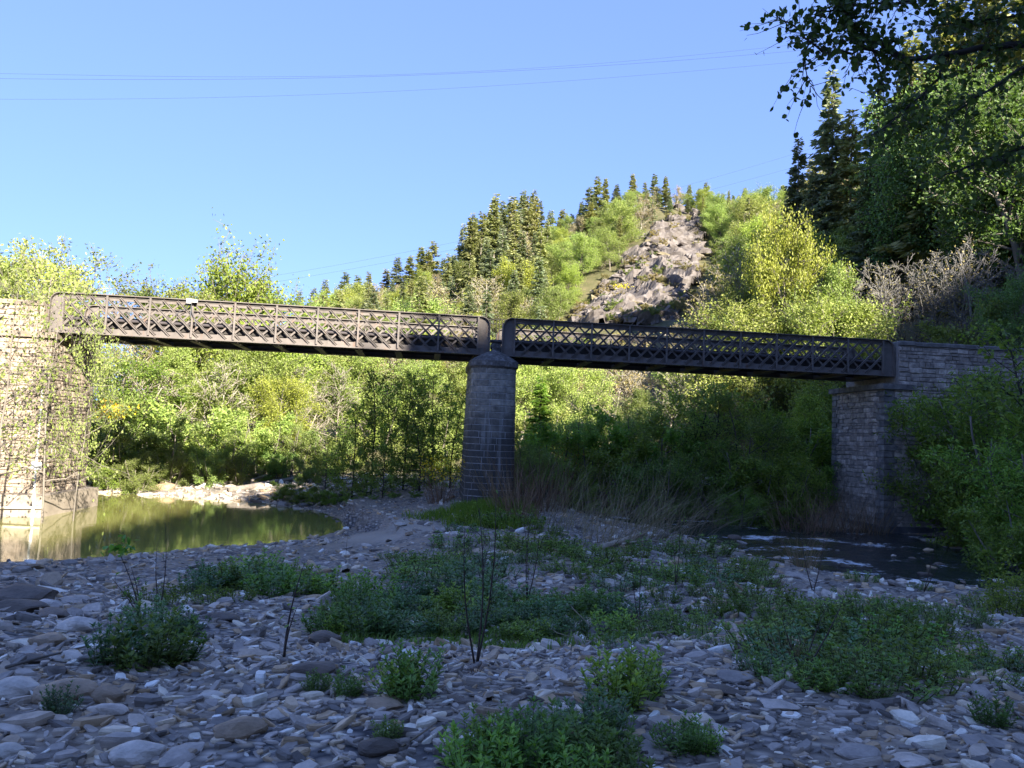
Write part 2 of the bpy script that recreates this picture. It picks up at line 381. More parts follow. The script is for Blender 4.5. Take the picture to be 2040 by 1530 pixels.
# ---------------------------------------------------------------- bridge frame: u along the bridge, v away from the river bar, w up
TH = math.radians(6.14)
O_ = at(989, 706, 35.5); O_[2] = CAMZ + 3.844
UD = np.array([math.cos(TH), math.sin(TH), 0]); VD = np.array([-math.sin(TH), math.cos(TH), 0])
def BW(u, v, w): return O_ + u * UD + v * VD + np.array([0, 0, w])
def hit_v(px, py, v):                       # u and w where a line of sight meets the upright plane at v
    d = ray(px, py); o = np.array([0, 0, CAMZ]); t = ((O_ + v * VD - o) @ VD) / (d @ VD); p = o + d * t - O_
    return p @ UD, p[2]
HG, WB, NP, PU = 1.763, 3.45, 10, 1.819      # girder height, distance between girders, panels, panel length
BOX = MB(); BOX.box((-.5, -.5, -.5), (.5, .5, .5)); BOXM = BOX.mesh('bar')
POSTM = MB(); POSTM.box((-.5, -.5, -.5), (.5, -.36, .5)); POSTM.box((-.13, -.36, -.499), (.13, .5, .499)); POSTM = POSTM.mesh('post')
CHANM = MB(); CHANM.box((-.5, -.5, -.5), (.5, .1, -.28)); CHANM.box((-.5, -.5, .28), (.5, .1, .5)); CHANM.box((-.5, .1, -.5), (.5, .5, .5)); CHANM = CHANM.mesh('channel_bar')
def bar(name, p, q, wid, thk, v, parent, mesh=BOXM, mat=IRON):
    p = np.array(p, float); q = np.array(q, float); d = q - p; L = math.hypot(*d); a = math.atan2(d[1], d[0])
    c = (p + q) / 2
    return link(name, mesh, mat, parent, (c[0], v, c[1]), (0, -a, 0), (L, thk, wid))
def chord(u0, u1, r, v, flip):              # plate outline with the rounded upper corners, flange on its edge
    pass
def make_span(name, u_in0, sign_front, label):
    u0 = u_in0; u1 = u_in0 + NP * PU; eL, eR = u0 - .56, u1 + .56
    root = empty(name, BW(0, 0, 0), TH); tag(root, label, 'bridge span', 'lattice girder spans')
    for gi, v in enumerate((0.0, WB)):
        s = 1 if gi == 0 else -1              # outer side
        # rounded top flange bending down over both ends
        R = .42; path = [(eL - .02, 0.0)]
        for k in range(7):
            a = math.pi - k * math.pi / 12; path.append((eL + R + R * math.cos(a), HG - R + R * math.sin(a)))
        for k in range(7):
            a = math.pi / 2 - k * math.pi / 12; path.append((eR - R + R * math.cos(a), HG - R + R * math.sin(a)))
        path.append((eR + .02, 0.0))
        f = MB(); pa = np.array(path)
        n2 = np.gradient(pa, axis=0); n2 /= np.linalg.norm(n2, axis=1, keepdims=True); nn = np.c_[n2[:, 1], -n2[:, 0]]
        inn = pa + nn * .035
        V = []
        for (a, b) in zip(pa, inn): V += [(a[0], v - .17, a[1]), (a[0], v + .17, a[1]), (b[0], v + .17, b[1]), (b[0], v - .17, b[1])]
        q = []
        for k in range(len(pa) - 1):
            for j in range(4): q.append((k*4+j, k*4+(j+1) % 4, k*4+4+(j+1) % 4, k*4+4+j))
        f.add(V, q, [(0, 1, 2, 3)]); link('top_flange', f.mesh('top_flange'), IRON, root)
        t = MB(); t.box((eL + R * .9, v - .015, HG - .25), (eR - R * .9, v + .015, HG - .02))
        t.box((eL + R * .9, v - .045, HG - .12), (eR - R * .9, v - .016, HG - .04))
        link('top_chord', t.mesh('top_chord'), IRON, root)
        b = MB(); b.box((eL + .02, v - .016, .012), (eR - .02, v + .014, .26)); b.box((eL, v - .19, -.03), (eR, v + .17, .010))
        b.box((eL + .02, v - .047, .012), (eR - .02, v - .017, .09))
        link('bottom_chord', b.mesh('bottom_chord'), IRON, root)
        rv = MB()
        for uu in np.arange(eL + .1, eR, .14):
            rv.box((uu, v - .15, -.05), (uu + .05, v - .10, -.031))
        if gi == 0: r_ = link('rivet_row', rv.mesh('rivet_row'), IRON, root); r_['kind'] = 'stuff'
        for e0, e1, cr in ((eL + .005, u0 + .02, 0), (u1 - .02, eR - .005, 1)):  # solid plates at both ends
            pts = [(e0, .341), (e1, .341)]
            arc = [(R - R * math.cos(k * math.pi / 12), HG - R + R * math.sin(k * math.pi / 12)) for k in range(7)]
            if not cr: poly = [(e0, .262), (e1, .262), (e1, HG - .036)] + [(eL + .036 + x * .93, y - .036) for x, y in reversed(arc)]
            else: poly = [(e0, .262), (e1, .262)] + [(eR - .036 - x * .93, y - .036) for x, y in arc] + [(e0, HG - .036)]
            n = len(poly); pl = MB(); V = [(x, v - .022, y) for x, y in poly] + [(x, v + .02, y) for x, y in poly]
            pl.add(V, np.arange(n)[None], np.arange(2*n-1, n-1, -1)[None], [(k, k + n, (k + 1) % n + n, (k + 1) % n) for k in range(n)])
            link('end_plate', pl.mesh('end_plate'), IRON, root)
        for k in range(NP + 1):
            u = u0 + k * PU
            link('post', POSTM, IRON, root, (u, v - s * .075, HG / 2 + .02), (0, 0, 0 if s > 0 else math.pi), (.085, .14, HG - .08))
        h0, h1 = .09, HG - .10; dh = h1 - h0; st = PU / 3
        for direction in (1, -1):
            front = direction == sign_front
            k = -3
            while True:
                ua = u0 + k * st + st * .55; k += 1
                if ua > u1: break
                # a bar rising to the right when direction is +1, at 45 degrees
                p0, p1 = (ua, h0), (ua + dh, h1)
                lo, hi = max(p0[0], u0 + .03), min(p1[0], u1 - .03)
                if hi - lo < .25: continue
                za, zb = h0 + lo - ua, h0 + hi - ua
                if direction == -1: lo, hi = u0 + u1 - hi, u0 + u1 - lo; za, zb = zb, za
                if front: bar('diagonal_channel', (lo, za), (hi, zb), .088, .075, v - s * .058, root, CHANM)
                else: bar('diagonal_flat', (lo, za), (hi, zb), .08, .02, v + s * .030, root)
    for k in range(NP + 1):                    # cross girders under the deck
        u = u0 + k * PU
        c = MB(); c.box((u - .15, .18, -.075), (u + .15, WB - .18, -.045)); c.box((u - .02, .18, -.045), (u + .02, WB - .18, .40))
        link('cross_girder', c.mesh('cross_girder'), IRON, root)
    d = MB(); d.box((eL, .21, .43), (eR, WB - .21, .47)); d.box((eL, .2, .32), (eR, .24, .80)); d.box((eL, WB - .24, .40), (eR, WB - .2, .78))
    for vv in (.9, 1.7, 2.5): d.box((eL, vv, .10), (eR, vv + .03, .43))
    link('deck', d.mesh('deck'), IRON_DARK, root)
    return root, eL, eR
spanL, eL0, eL1 = make_span('bridge_span', -19.088 + .0, -1, 'sunlit lattice iron bridge span between the tan abutment and the pier')
spanR, eR0, eR1 = make_span('bridge_span', .799, 1, 'shaded lattice iron bridge span between the pier and the grey abutment')

pp = MB(); pp.tube([BW(u, .12, .66) for u in np.linspace(eL0, eR1, 40)], .075, 10)
PIPE = plain_mat('pipe_paint', [(0, (.04,.035,.035)), (1, (.07,.06,.06))], 3, .5, .1, obj_rand=0)
pipe = link('service_pipe', pp.mesh('service_pipe', True), PIPE); tag(pipe, 'dark service pipe running along inside the lattice girder', 'pipe')

# measuring device strapped to the sunlit span
WHITE = plain_mat('white_plastic', [(0, (.4,.4,.4)), (1, (.55,.55,.54))], 8, .5, 0, obj_rand=0)
DARKP = plain_mat('dark_cable', [(0, (.05,.05,.055)), (1, (.09,.09,.1))], 8, .6, 0, obj_rand=0)
u, wz = hit_v(385, 603, 0)
dev = empty('level_sensor', BW(u, -.3, wz - .1), TH); tag(dev, 'small grey sensor box with dangling cables fixed to the girder top', 'sensor')
b = MB(); b.box((-.17, -.12, 0), (.02, .1, .22)); link('housing', b.mesh('housing'), WHITE, dev)
b = MB(); b.box((.03, -.08, .06), (.26, .08, .2)); link('sensor_head', b.mesh('sensor_head'), WHITE, dev)
b = MB(); b.box((-.04, .1, -.6), (.0, .16, .1)); link('mounting_strap', b.mesh('mounting_strap'), DARKP, dev)
b = MB(); b.tube([(-.1, .05, 0), (-.25, .05, -.25), (-.5, .06, -.38), (-.66, .08, -.55)], .016, 6); link('cable', b.mesh('cable'), DARKP, dev)
b = MB(); b.tube([(0, .05, 0), (.06, .05, -.4), (.22, .06, -.75), (.25, .08, -1.0)], .018, 6); link('cable', b.mesh('cable'), DARKP, dev)

# ---------------------------------------------------------------- river pier of dressed blocks
PZ0, PZT = -1.55 - O_[2], -.62                # foot and underside of the cornice, in bridge height
pier = empty('bridge_pier', BW(0, 1.6, PZ0), TH); tag(pier, 'tall round-nosed stone pier carrying the middle of the bridge', 'pier')
uc = hit_v(983, 740, 0)[0]
def pier_outline(w, grow=0.0):
    t = (w - PZT) / (PZ0 - PZT); hw = 1.03 + .15 * t + grow; back = 3.6 + grow; nose = .62
    pts = [(-hw, back - k * (back - .1) / 6) for k in range(7)]
    for k in range(1, 12):
        a = math.pi - k * math.pi / 12; pts.append((hw * math.cos(a), .1 - (nose + grow) * math.sin(a)))
    pts += [(hw, .1 + k * (back - .1) / 6) for k in range(7)]
    return np.array(pts)
def pier_pt(s, w, grow=0.0):                   # a point at arc length s of the outline at height w
    p = pier_outline(w, grow); d = np.r_[0, np.cumsum(np.hypot(*np.diff(p, axis=0).T))]
    s = s * d[-1]
    return np.interp(s, d, p[:, 0]) + uc, np.interp(s, d, p[:, 1]) - .28
def PL(u, v, w): return np.array([u - 0, v - 1.6, w - PZ0])
b = MB(); ws = np.linspace(PZ0, PZT, 8); ss = np.linspace(0, 1, 40)
V = []
for w_ in ws:
    uu, vv = pier_pt(ss, w_, -.008); V += [PL(a, c, w_) for a, c in zip(uu, vv)]
q = [(r*40+c, r*40+c+1, r*40+c+41, r*40+c+40) for r in range(7) for c in range(39)]
q += [(r*40+39, r*40, r*40+40, r*40+79) for r in range(7)]
b.add(V, q, np.arange(40)[None, ::-1], np.arange(280, 320)[None]); link('core', b.mesh('core'), PIER_MORTAR, pier)
nc = 22; ch = (PZT - PZ0) / nc; LEN = 10.0
for c in range(nc):
    w0 = PZ0 + c * ch; w1 = w0 + ch; s = -.02 - (c % 2) * .03
    while s < 1:
        e = s + rng.uniform(.58, .98) / LEN
        a0, a1 = max(s, 0), min(e, 1); s = e
        if a1 - a0 < .012: continue
        g = .0016; st = np.linspace(a0 + g, a1 - g, 5); pr = rng.uniform(.0, .014)
        V = []
        for w_, gr in ((w0 + .014, pr - .012), (w0 + .03, pr), (w1 - .03, pr), (w1 - .012, pr - .012)):
            uu, vv = pier_pt(st, w_, gr); V += [PL(x, y, w_) for x, y in zip(uu, vv)]
        for w_ in (w0 + .012, w1 - .008):
            uu, vv = pier_pt(st, w_, -.15); V += [PL(x, y, w_) for x, y in zip(uu, vv)]
        bm_ = MB(); qs = [(r*5+k, r*5+k+1, r*5+k+6, r*5+k+5) for r in range(3) for k in range(4)]
        qs += [(k+1, k, 20+k, 21+k) for k in range(4)] + [(15+k, 16+k, 26+k, 25+k) for k in range(4)]
        bm_.add(V, qs, [(0, 5, 10, 15, 25, 20)], [(4, 24, 29, 19, 14, 9)])
        link('block', bm_.mesh('block'), PIER_ST, pier)
# cornice and weathered half-dome cap
def ring_solid(name, rings, mat):
    b = MB(); V = []; n = 40
    for w_, gr in rings:
        uu, vv = pier_pt(np.linspace(0, 1, n), w_, gr); V += [PL(x, y, w_) for x, y in zip(uu, vv)]
    R = len(rings); q = [(r*n+c, r*n+(c+1) % n, (r+1)*n+(c+1) % n, (r+1)*n+c) for r in range(R-1) for c in range(n)]
    b.add(V, q, np.arange(n)[None, ::-1], np.arange((R-1)*n, R*n)[None]); return link(name, b.mesh(name), mat, pier)
ring_solid('cornice', [(PZT - .06, .0), (PZT + .02, .08), (PZT + .05, .11), (PZT + .29, .11), (PZT + .32, .08)], CAP_ST)
b = MB(); V = []; n = 17; R = 7
for r in range(R):
    f = 1 - .95 * r / (R - 1); hh = PZT + .32 + .52 * (r / (R - 1)) ** .8
    for k in range(n):
        a = math.pi - k * math.pi / (n - 1); V.append(PL(uc + 1.08 * f * math.cos(a), -.18 - .66 * f * math.sin(a), hh))
q = [(r*n+k, r*n+k+1, r*n+n+k+1, r*n+n+k) for r in range(R-1) for k in range(n-1)]
b.add(V, q, [tuple(r*n for r in range(R))[::-1] + tuple()], np.arange((R-1)*n, R*n)[None]); link('cap', b.mesh('cap'), CAP_ST, pier)
b = MB(); b.box(PL(-.62, .02, PZT + .3), PL(.62, 3.3, .0 - .05)); link('bearing_shelf', b.mesh('bearing_shelf'), CAP_ST, pier)
for k in range(4):                              # small masonry block filling the gap between the spans
    for j in range(2):
        u_a = -.22 + j * .23 + (k % 2) * .04 - .02
        b = MB(); b.box(PL(u_a, .1 + rng.uniform(-.01, .01), .0 + k * .2 - .04), PL(u_a + .21, .8, .0 + k * .2 + .145)); link('gap_block', b.mesh('gap_block'), CAP_ST, pier)
rail = empty('pedestrian_railing', BW(0, 2.6, .75), TH); tag(rail, 'thin black iron railing closing the gap above the pier', 'railing')
for k in range(9):
    b = MB(); uu = -.62 + k * .155; b.tube([(uu, 0, -.05), (uu, 0, 1.35)], .014, 5); link('baluster', b.mesh('baluster'), IRON_DARK, rail)
for zz in (.12, 1.1, 1.33):
    b = MB(); b.tube([(-.68, 0, zz), (.68, 0, zz)], .018, 5); link('rail', b.mesh('rail'), IRON_DARK, rail)

# ---------------------------------------------------------------- rubble abutments
UNIT = []
for s_ in range(10):
    r2 = np.random.default_rng(100 + s_)
    j = lambda a: r2.uniform(-a, a)
    bk = np.array([(-.5, 0, -.5), (.5, 0, -.5), (.5, 0, .5), (-.5, 0, .5)])
    m1 = bk * [1, 1, 1] + [0, -.55, 0]
    fr = np.array([(-.44 + j(.05), -1 + j(.1), -.40 + j(.07)), (.44 + j(.05), -1 + j(.1), -.40 + j(.07)), (.44 + j(.05), -1 + j(.1), .40 + j(.07)), (-.44 + j(.05), -1 + j(.1), .40 + j(.07))])
    m1[:, 0] += [j(.05) for _ in range(4)]; m1[:, 2] += [j(.06) for _ in range(4)]
    UNIT.append((np.r_[bk, m1, fr], np.array([(8, 9, 10, 11)] + [(a + k, a + (k + 1) % 4, a + 4 + (k + 1) % 4, a + 4 + k) for a in (0, 4) for k in range(4)])))
UNITM = []
for V_, F_ in UNIT:
    b = MB(); b.add(V_, F_); UNITM.append(b.mesh('stone'))
def face_frame(kind):                           # local axes of a wall face: along, outward depth handled by rotation about z
    return {'front': 0.0, 'left': -math.pi / 2, 'right': math.pi / 2}[kind]
def rubble(parent, origin, kind, width, z0, z1, mats, qw=(0.0, 0.0), hr=(.11, .29), lr=(.18, .68), limit=140, depth=(.035, .08)):
    """courses of stones on one upright face; origin is the face's start in parent space, running along +x turned by the face's angle"""
    th = face_frame(kind); ex = np.array([math.cos(th), math.sin(th), 0]); out = []
    z = z0; c = 0; origin = np.array(origin, float)
    while z < z1 - .05:
        h = min(rng.uniform(*hr), z1 - z)
        x = qw[0] + rng.uniform(-.2, 0)
        while x < width - qw[1] - .03:
            L = rng.uniform(*lr); xa, xb = max(x, qw[0]), min(x + L, width - qw[1]); x += L
            if xb - xa < .06: continue
            hh = h * (1 if rng.random() < .75 else rng.uniform(.6, .9))
            out.append(((xa + xb) / 2, z + h / 2, xb - xa - .022, hh - .018, rng.uniform(*depth)))
        z += h; c += 1
    order = np.argsort([-a[2] * a[3] for a in out]); rest = MB()
    for rank, idx in enumerate(order):
        x, zz, L, hh, dp = out[idx]; p = origin + ex * x; ui = int(rng.integers(10)); flip = 1 if rng.random() < .5 else -1
        if rank < limit:
            link('stone', UNITM[ui], mats[0], parent, (p[0], p[1], zz + rng.uniform(-.025, .025)), (0, rng.uniform(-.06, .06), th), (L, dp, hh))
        else:
            V = UNIT[ui][0] * [L, dp, hh]; ct, st_ = math.cos(th), math.sin(th)
            rest.add(np.c_[V[:, 0] * ct - V[:, 1] * st_ + p[0], V[:, 0] * st_ + V[:, 1] * ct + p[1], V[:, 2] + zz], UNIT[ui][1])
    if rest.n: o = link('small_rubble', rest.mesh('small_rubble'), mats[0], parent); o['kind'] = 'stuff'
def quoins(parent, corner, sides, z0, z1, mat, h=.3, l0=.34, l1=.6):
    """corner blocks; sides gives the direction (+1/-1) of the two faces away from the corner along x and y"""
    z = z0; k = 0
    while z < z1 - .1:
        hh = min(h * rng.uniform(.9, 1.1), z1 - z); a, bb = (l0, l1) if k % 2 else (l1, l0)
        p0 = np.array(corner) + [-.075 * sides[0], -.075 * sides[1], 0]; p1 = np.array(corner) + [a * sides[0], bb * sides[1], 0]
        lo = np.minimum(p0, p1); hi = np.maximum(p0, p1); ch_ = .02; b = MB()
        x0, y0, x1, y1 = lo[0], lo[1], hi[0], hi[1]; za, zb = z + .012, z + hh - .008
        V = []
        for zz, i_ in ((za, ch_), (za + ch_, 0), (zb - ch_, 0), (zb, ch_)):
            V += [(x0 + i_, y0 + i_, zz), (x1 - i_, y0 + i_, zz), (x1 - i_, y1 - i_, zz), (x0 + i_, y1 - i_, zz)]
        b.add(V, [(3, 2, 1, 0), (12, 13, 14, 15)] + [(r*4+j, r*4+(j+1) % 4, r*4+4+(j+1) % 4, r*4+4+j) for r in range(3) for j in range(4)])
        link('quoin', b.mesh('quoin'), mat, parent); z += hh; k += 1
def coping(parent, u0, u1, v0, v1, z, mat, h=.2):
    u = u0
    while u < u1 - .1:
        L = min(rng.uniform(.55, .95), u1 - u); b = MB(); zz = z + rng.uniform(-.02, .02); i_ = .03
        x0, x1 = u + .01, u + L - .01; y0, y1 = v0 + rng.uniform(-.02, .02), v1
        V = []
        for q_, ii in ((zz, .0), (zz + h - .05, 0), (zz + h, i_)): V += [(x0 + ii, y0 + ii, q_), (x1 - ii, y0 + ii, q_), (x1 - ii, y1 - ii, q_), (x0 + ii, y1 - ii, q_)]
        b.add(V, [(3, 2, 1, 0), (8, 9, 10, 11)] + [(r*4+j, r*4+(j+1) % 4, r*4+4+(j+1) % 4, r*4+4+j) for r in range(2) for j in range(4)])
        link('coping_stone', b.mesh('coping_stone'), mat, parent); u += L
VF = -.34                                        # wall plane just in front of the girders
# grey abutment on the shaded bank
uR, wRt = hit_v(1763, 775, VF); _, wRb = hit_v(1768, 1050, VF)
uP, wPt = hit_v(1786, 679, VF)
vFar = 4.35; zb = wRb - .5
ab = empty('bridge_abutment', BW(0, 0, 0), TH); tag(ab, 'grey rubble stone abutment with dark corner blocks standing in the rapids', 'abutment')
b = MB(); b.box((uR, VF, zb), (uR + 12, vFar, wRt)); b.box((eR1 + .08, VF, wRt), (uR + 12, VF + .5, wPt - .2)); b.box((eR1 + .08, VF + .5, wRt), (uR + 12, vFar, .7)); link('core', b.mesh('core'), MORTAR_GREY, ab)
rubble(ab, (uR, vFar, 0), 'left', vFar - VF, wRb, wRt, [RUB_GREY], (.35, .5), limit=130)
rubble(ab, (uR, VF, 0), 'front', 6.0, wRb, wRt, [RUB_GREY], (.5, 0), limit=110)
rubble(ab, (eR1 + .1, VF, 0), 'front', 9.0, wRt + .02, wPt - .22, [RUB_GREY], (.0, 0), limit=55)
quoins(ab, (uR, VF, 0), (1, 1), wRb, wRt, QUOIN_DK)
quoins(ab, (uR, vFar, 0), (1, -1), wRb, wRt, QUOIN_DK)
coping(ab, eR1 + .08, uR + 11, VF - .1, VF + .55, wPt - .2, QUOIN_DK)
b = MB(); b.box((uR - .22, VF - .2, wRt), (uR + 1.5, vFar + .2, wRt + .26)); link('bearing_slab', b.mesh('bearing_slab'), QUOIN_DK, ab)
b = MB(); b.box((uR - .45, VF - .35, wRb - 1.2), (uR + 8, vFar + .3, wRb + .05)); link('footing', b.mesh('footing'), CONC_DK, ab)
# tan abutment on the sunny bank
uL, wLt = hit_v(101, 700, VF); _, wLb = hit_v(92, 985, VF)
_, wTop = hit_v(40, 597, VF)
wB2 = POND_Z - O_[2]
al = empty('bridge_abutment', BW(0, 0, 0), TH); tag(al, 'sunlit tan rubble stone abutment beside the still pond', 'abutment')
wLt = -.32; uLp = eL0 - .08
b = MB(); b.box((uL - 14, VF, wB2 - .6), (uL, vFar - .4, wLt)); b.box((uLp - 13, VF, wLt), (uLp, VF + .5, wTop - .2)); b.box((uLp - 13, VF + .5, wLt), (uLp, vFar - .4, .7)); link('core', b.mesh('core'), MORTAR_TAN, al)
rubble(al, (uL - 9, VF, 0), 'front', 9.0, wLb, wLt, [RUB_TAN], (0, .5), limit=130)
rubble(al, (uL, VF, 0), 'right', vFar - .4 - VF, wLb, wLt, [RUB_TAN], (.5, .35), limit=110)
rubble(al, (uLp - 9, VF, 0), 'front', 8.95, wLt + .02, wTop - .22, [RUB_TAN], limit=55)
quoins(al, (uL, VF, 0), (-1, 1), wLb, wLt, QUOIN_TAN)
quoins(al, (uL, vFar - .4, 0), (-1, -1), wLb, wLt, QUOIN_TAN)
coping(al, uLp - 10, uLp, VF - .1, VF + .55, wTop - .2, QUOIN_TAN)
b = MB(); b.box((uL - 10, VF - .2, wLt), (uL + .2, vFar - .2, wLt + .24)); link('bearing_slab', b.mesh('bearing_slab'), QUOIN_TAN, al)
b = MB(); b.box((uL - 14, VF - .9, wB2 - .6), (uL + .6, vFar - .1, wLb + .02)); link('footing', b.mesh('footing'), CONC, al)
# gauge staff, plaque and floating pole at the tan abutment
st_ = MB(); st_.box((-.035, -.02, 0), (.035, .02, 4.4))
sp = BW(uL - .12, VF - .16, wLb + .03)
gz = empty('staff_gauge', sp, TH); tag(gz, 'tall white gauge board fixed up the corner of the tan abutment', 'gauge')
link('board', st_.mesh('board'), WHITE, gz)
for k in range(12):
    b = MB(); b.box((-.037, -.024, .25 + k * .36), (.0, -.0205, .29 + k * .36)); link('mark', b.mesh('mark'), DARKP, gz)
b = MB(); b.box((-.05, -.03, 0), (.05, .01, 1.35)); s2 = link('staff_gauge', b.mesh('staff_gauge'), WHITE, None, BW(uL + .28, VF - .94, wB2 - .35), (0, 0, TH)); tag(s2, 'short white gauge board on the concrete footing at the waterline', 'gauge')
pu, pw = hit_v(75, 928, VF)
b = MB(); b.box((-.2, -.06, -.16), (.2, 0, .16)); b.box((-.12, -.12, -.06), (.14, -.06, .08)); s3 = link('junction_box', b.mesh('junction_box'), WHITE, None, BW(pu, VF - .06, pw), (0, 0, TH)); tag(s3, 'white junction box screwed to the tan abutment wall', 'box')
b = MB(); pts = [BW(uL - 6 + k * .66, VF - .98 - .03 * math.sin(k), wB2 + .26 + .015 * k) for k in range(11)]; b.tube(pts, .05, 7)
s4 = link('wooden_pole', b.mesh('wooden_pole', True), plain_mat('bleached_pole', [(0, (.5,.42,.3)), (1, (.66,.58,.44))], 6, .7, .1, obj_rand=0)); tag(s4, 'long pale pole lying along the concrete footing above the water', 'pole')
# ---------------------------------------------------------------- plant prototypes
def unit(v): return v / (np.linalg.norm(v, axis=-1, keepdims=True) + 1e-9)
def leaves(P, size, r2, aspect=.55, outward=None, up=.5, droop=.25):
    n = len(P); d = r2.normal(size=(n, 3)); d[:, 2] -= droop
    if outward is not None: d += outward
    d = unit(d); nn = r2.normal(size=(n, 3)); nn[:, 2] += up * 2; s = unit(np.cross(d, nn))
    L = size * r2.uniform(.65, 1.3, (n, 1)); W = L * aspect * .5; nrm = np.cross(s, d)
    V = np.stack([P, P + d * L * .45 + s * W + nrm * L * .06, P + d * L, P + d * L * .45 - s * W + nrm * L * .06], 1)
    return V.reshape(-1, 3), np.arange(n * 4).reshape(n, 4)
def curve_pts(p, d, L, k, r2, jit=.12, grav=0.0):
    pts = [np.array(p, float)]; d = unit(np.array(d, float))
    for _ in range(k):
        d = unit(d + r2.normal(size=3) * jit + np.array([0, 0, grav])); pts.append(pts[-1] + d * L / k)
    return np.array(pts)
def gen_tree(seed, h, rx, base, nl, ls, n1=16, n2=4, n3=3, tr=None, stems=1, lean=0.0, spread=.3, upb=.35, aspect=.6, twig_r=.008, sig=1.0, topcut=.93, grav=.02, dome=False):
    r2 = np.random.default_rng(seed); wood = MB(); tw = []; tr = tr or h * .014
    for s in range(stems):
        az = s * 2 * math.pi / max(stems, 1) + r2.uniform(0, 1); q = lean + (spread * r2.uniform(.5, 1.2) if stems > 1 else 0)
        hh = h * (r2.uniform(.7, 1.0) if stems > 1 else 1.0)
        p0 = np.array([math.cos(az), math.sin(az), 0]) * (.03 * h if stems > 1 else 0); p0[2] = -.15
        T = curve_pts(p0, (math.cos(az) * q, math.sin(az) * q, 1), hh * topcut, 9, r2, .07, .05)
        rad = tr * np.linspace(1, .18, 10) ** .9; wood.tube(T, rad, 6)
        m1 = max(3, n1 // stems)
        for i in range(m1):
            tt = (i + r2.uniform(.2, .8)) / m1; t = base + (1 - base) * tt * .97
            f = t * 9; a = int(min(f, 8)); st = T[a] * (1 - (f - a)) + T[a + 1] * (f - a)
            prof = math.sqrt(max(.06, 1 - ((tt - .35) / .68) ** 2)); L = rx * prof * r2.uniform(.7, 1.15) * (.8 if stems > 1 else 1)
            b = i * 2.4 + r2.uniform(-.5, .5) + az; zu = upb + .9 * tt ** 2 + r2.uniform(-.15, .2)
            if dome: L = rx * (.98 - .12 * tt) * r2.uniform(.85, 1.1); zu = -.05 + 2.2 * tt ** 2 + r2.uniform(-.1, .3)
            d = np.array([math.cos(b), math.sin(b), zu])
            B = curve_pts(st, d, L, 5, r2, .13, grav); br = rad[a] * .5; wood.tube(B, np.linspace(br, max(br * .25, twig_r), 6), 4)
            tw.append((B[2:], 1.0))
            for j in range(n2):
                g = r2.uniform(.25, 1.0) * 4.99; c = int(g); s2 = B[c] * (1 - (g - c)) + B[c + 1] * (g - c)
                dd = unit(B[-1] - B[0]) + r2.normal(size=3) * .6; dd[2] += .15
                S = curve_pts(s2, dd, L * r2.uniform(.3, .55), 3, r2, .18, grav); wood.tube(S, np.linspace(max(br * .3, twig_r), twig_r, 4), 3); tw.append((S, 1.6))
                for _ in range(n3):
                    g = r2.uniform(.3, 1) * 2.99; c = int(g); s3 = S[c] * (1 - (g - c)) + S[c + 1] * (g - c)
                    W = curve_pts(s3, unit(S[-1] - S[0]) + r2.normal(size=3) * .7, L * r2.uniform(.14, .3), 2, r2, .2, grav)
                    wood.tube(W, np.linspace(twig_r, twig_r * .5, 3), 3); tw.append((W, 1.4))
    wts = np.array([w * np.linalg.norm(p[-1] - p[0]) for p, w in tw]); wts /= wts.sum()
    ids = r2.choice(len(tw), nl, p=wts); P = np.empty((nl, 3))
    tws = [p for p, _ in tw]
    for n_, i_ in enumerate(ids):
        p = tws[i_]; g = r2.random() * (len(p) - 1.001); c = int(g); P[n_] = p[c] * (1 - (g - c)) + p[c + 1] * (g - c)
    P += r2.normal(size=P.shape) * ls * sig; P[:, 2] = np.maximum(P[:, 2], .05)
    cr = MB(); V, F = leaves(P, ls, r2, aspect); cr.add(V, F)
    return wood.mesh('trunk', True), cr.mesh('crown'), h
def gen_conifer(seed, h, r, nl, ls, base=.1, droop=.35, ragged=.35):
    r2 = np.random.default_rng(seed); wood = MB()
    T = curve_pts((0, 0, -.3), (0, 0, 1), h, 8, r2, .012, .05); wood.tube(T, h * .013 * np.linspace(1, .08, 9), 6)
    P = []; D = []; z = base
    segs = []
    while z < .985:
        t = (z - base) / (1 - base); n = int(r2.integers(3, 6))
        for i in range(n):
            a = r2.uniform(0, 6.283); L = r * ((1 - t) ** 1.0 * r2.uniform(1 - ragged, 1.1) + .03)
            if t < .12: L *= .5 + 4 * t
            d = np.array([math.cos(a), math.sin(a), .25 * t - droop * (1 - t) + r2.uniform(-.1, .1)])
            p = np.array([T[4][0], T[4][1], min(z + r2.uniform(-.02, .02), .985) * h]); B = np.array([p, p + unit(d) * L * .5, p + unit(d) * L + np.array([0, 0, .06 * L])])
            segs.append((B, L)); wood.tube(B, [h * .003 * (1 - t) + .012, .015, .008], 3)
        z += r2.uniform(.012, .022)
    w_ = np.array([s[1] ** 1.1 for s in segs]); w_ /= w_.sum()
    for i in r2.choice(len(segs), nl, p=w_):
        B, L = segs[i]; g = r2.uniform(.1, 1.0); p = B[0] + (B[2] - B[0]) * g
        dv = unit(B[2] - B[0]); sd = np.array([-dv[1], dv[0], 0]) * r2.choice([-1, 1])
        P.append(p + r2.normal(size=3) * ls * .12); D.append(dv * .7 + sd * r2.uniform(.3, 1.2) + np.array([0, 0, -.35 + r2.uniform(-.2, .3)]))
    P = np.array(P); D = unit(np.array(D)); n = len(P)
    nn = r2.normal(size=(n, 3)) * .8; nn[:, 2] += 1; s = unit(np.cross(D, nn)); L = ls * r2.uniform(.6, 1.2, (n, 1)); W = L * .17
    V = np.stack([P - s * W * .4, P + D * L * .5 - s * W, P + D * L, P + D * L * .5 + s * W], 1).reshape(-1, 3)
    c = MB(); c.add(V, np.arange(n * 4).reshape(n, 4)); return wood.mesh('trunk', True), c.mesh('crown'), h
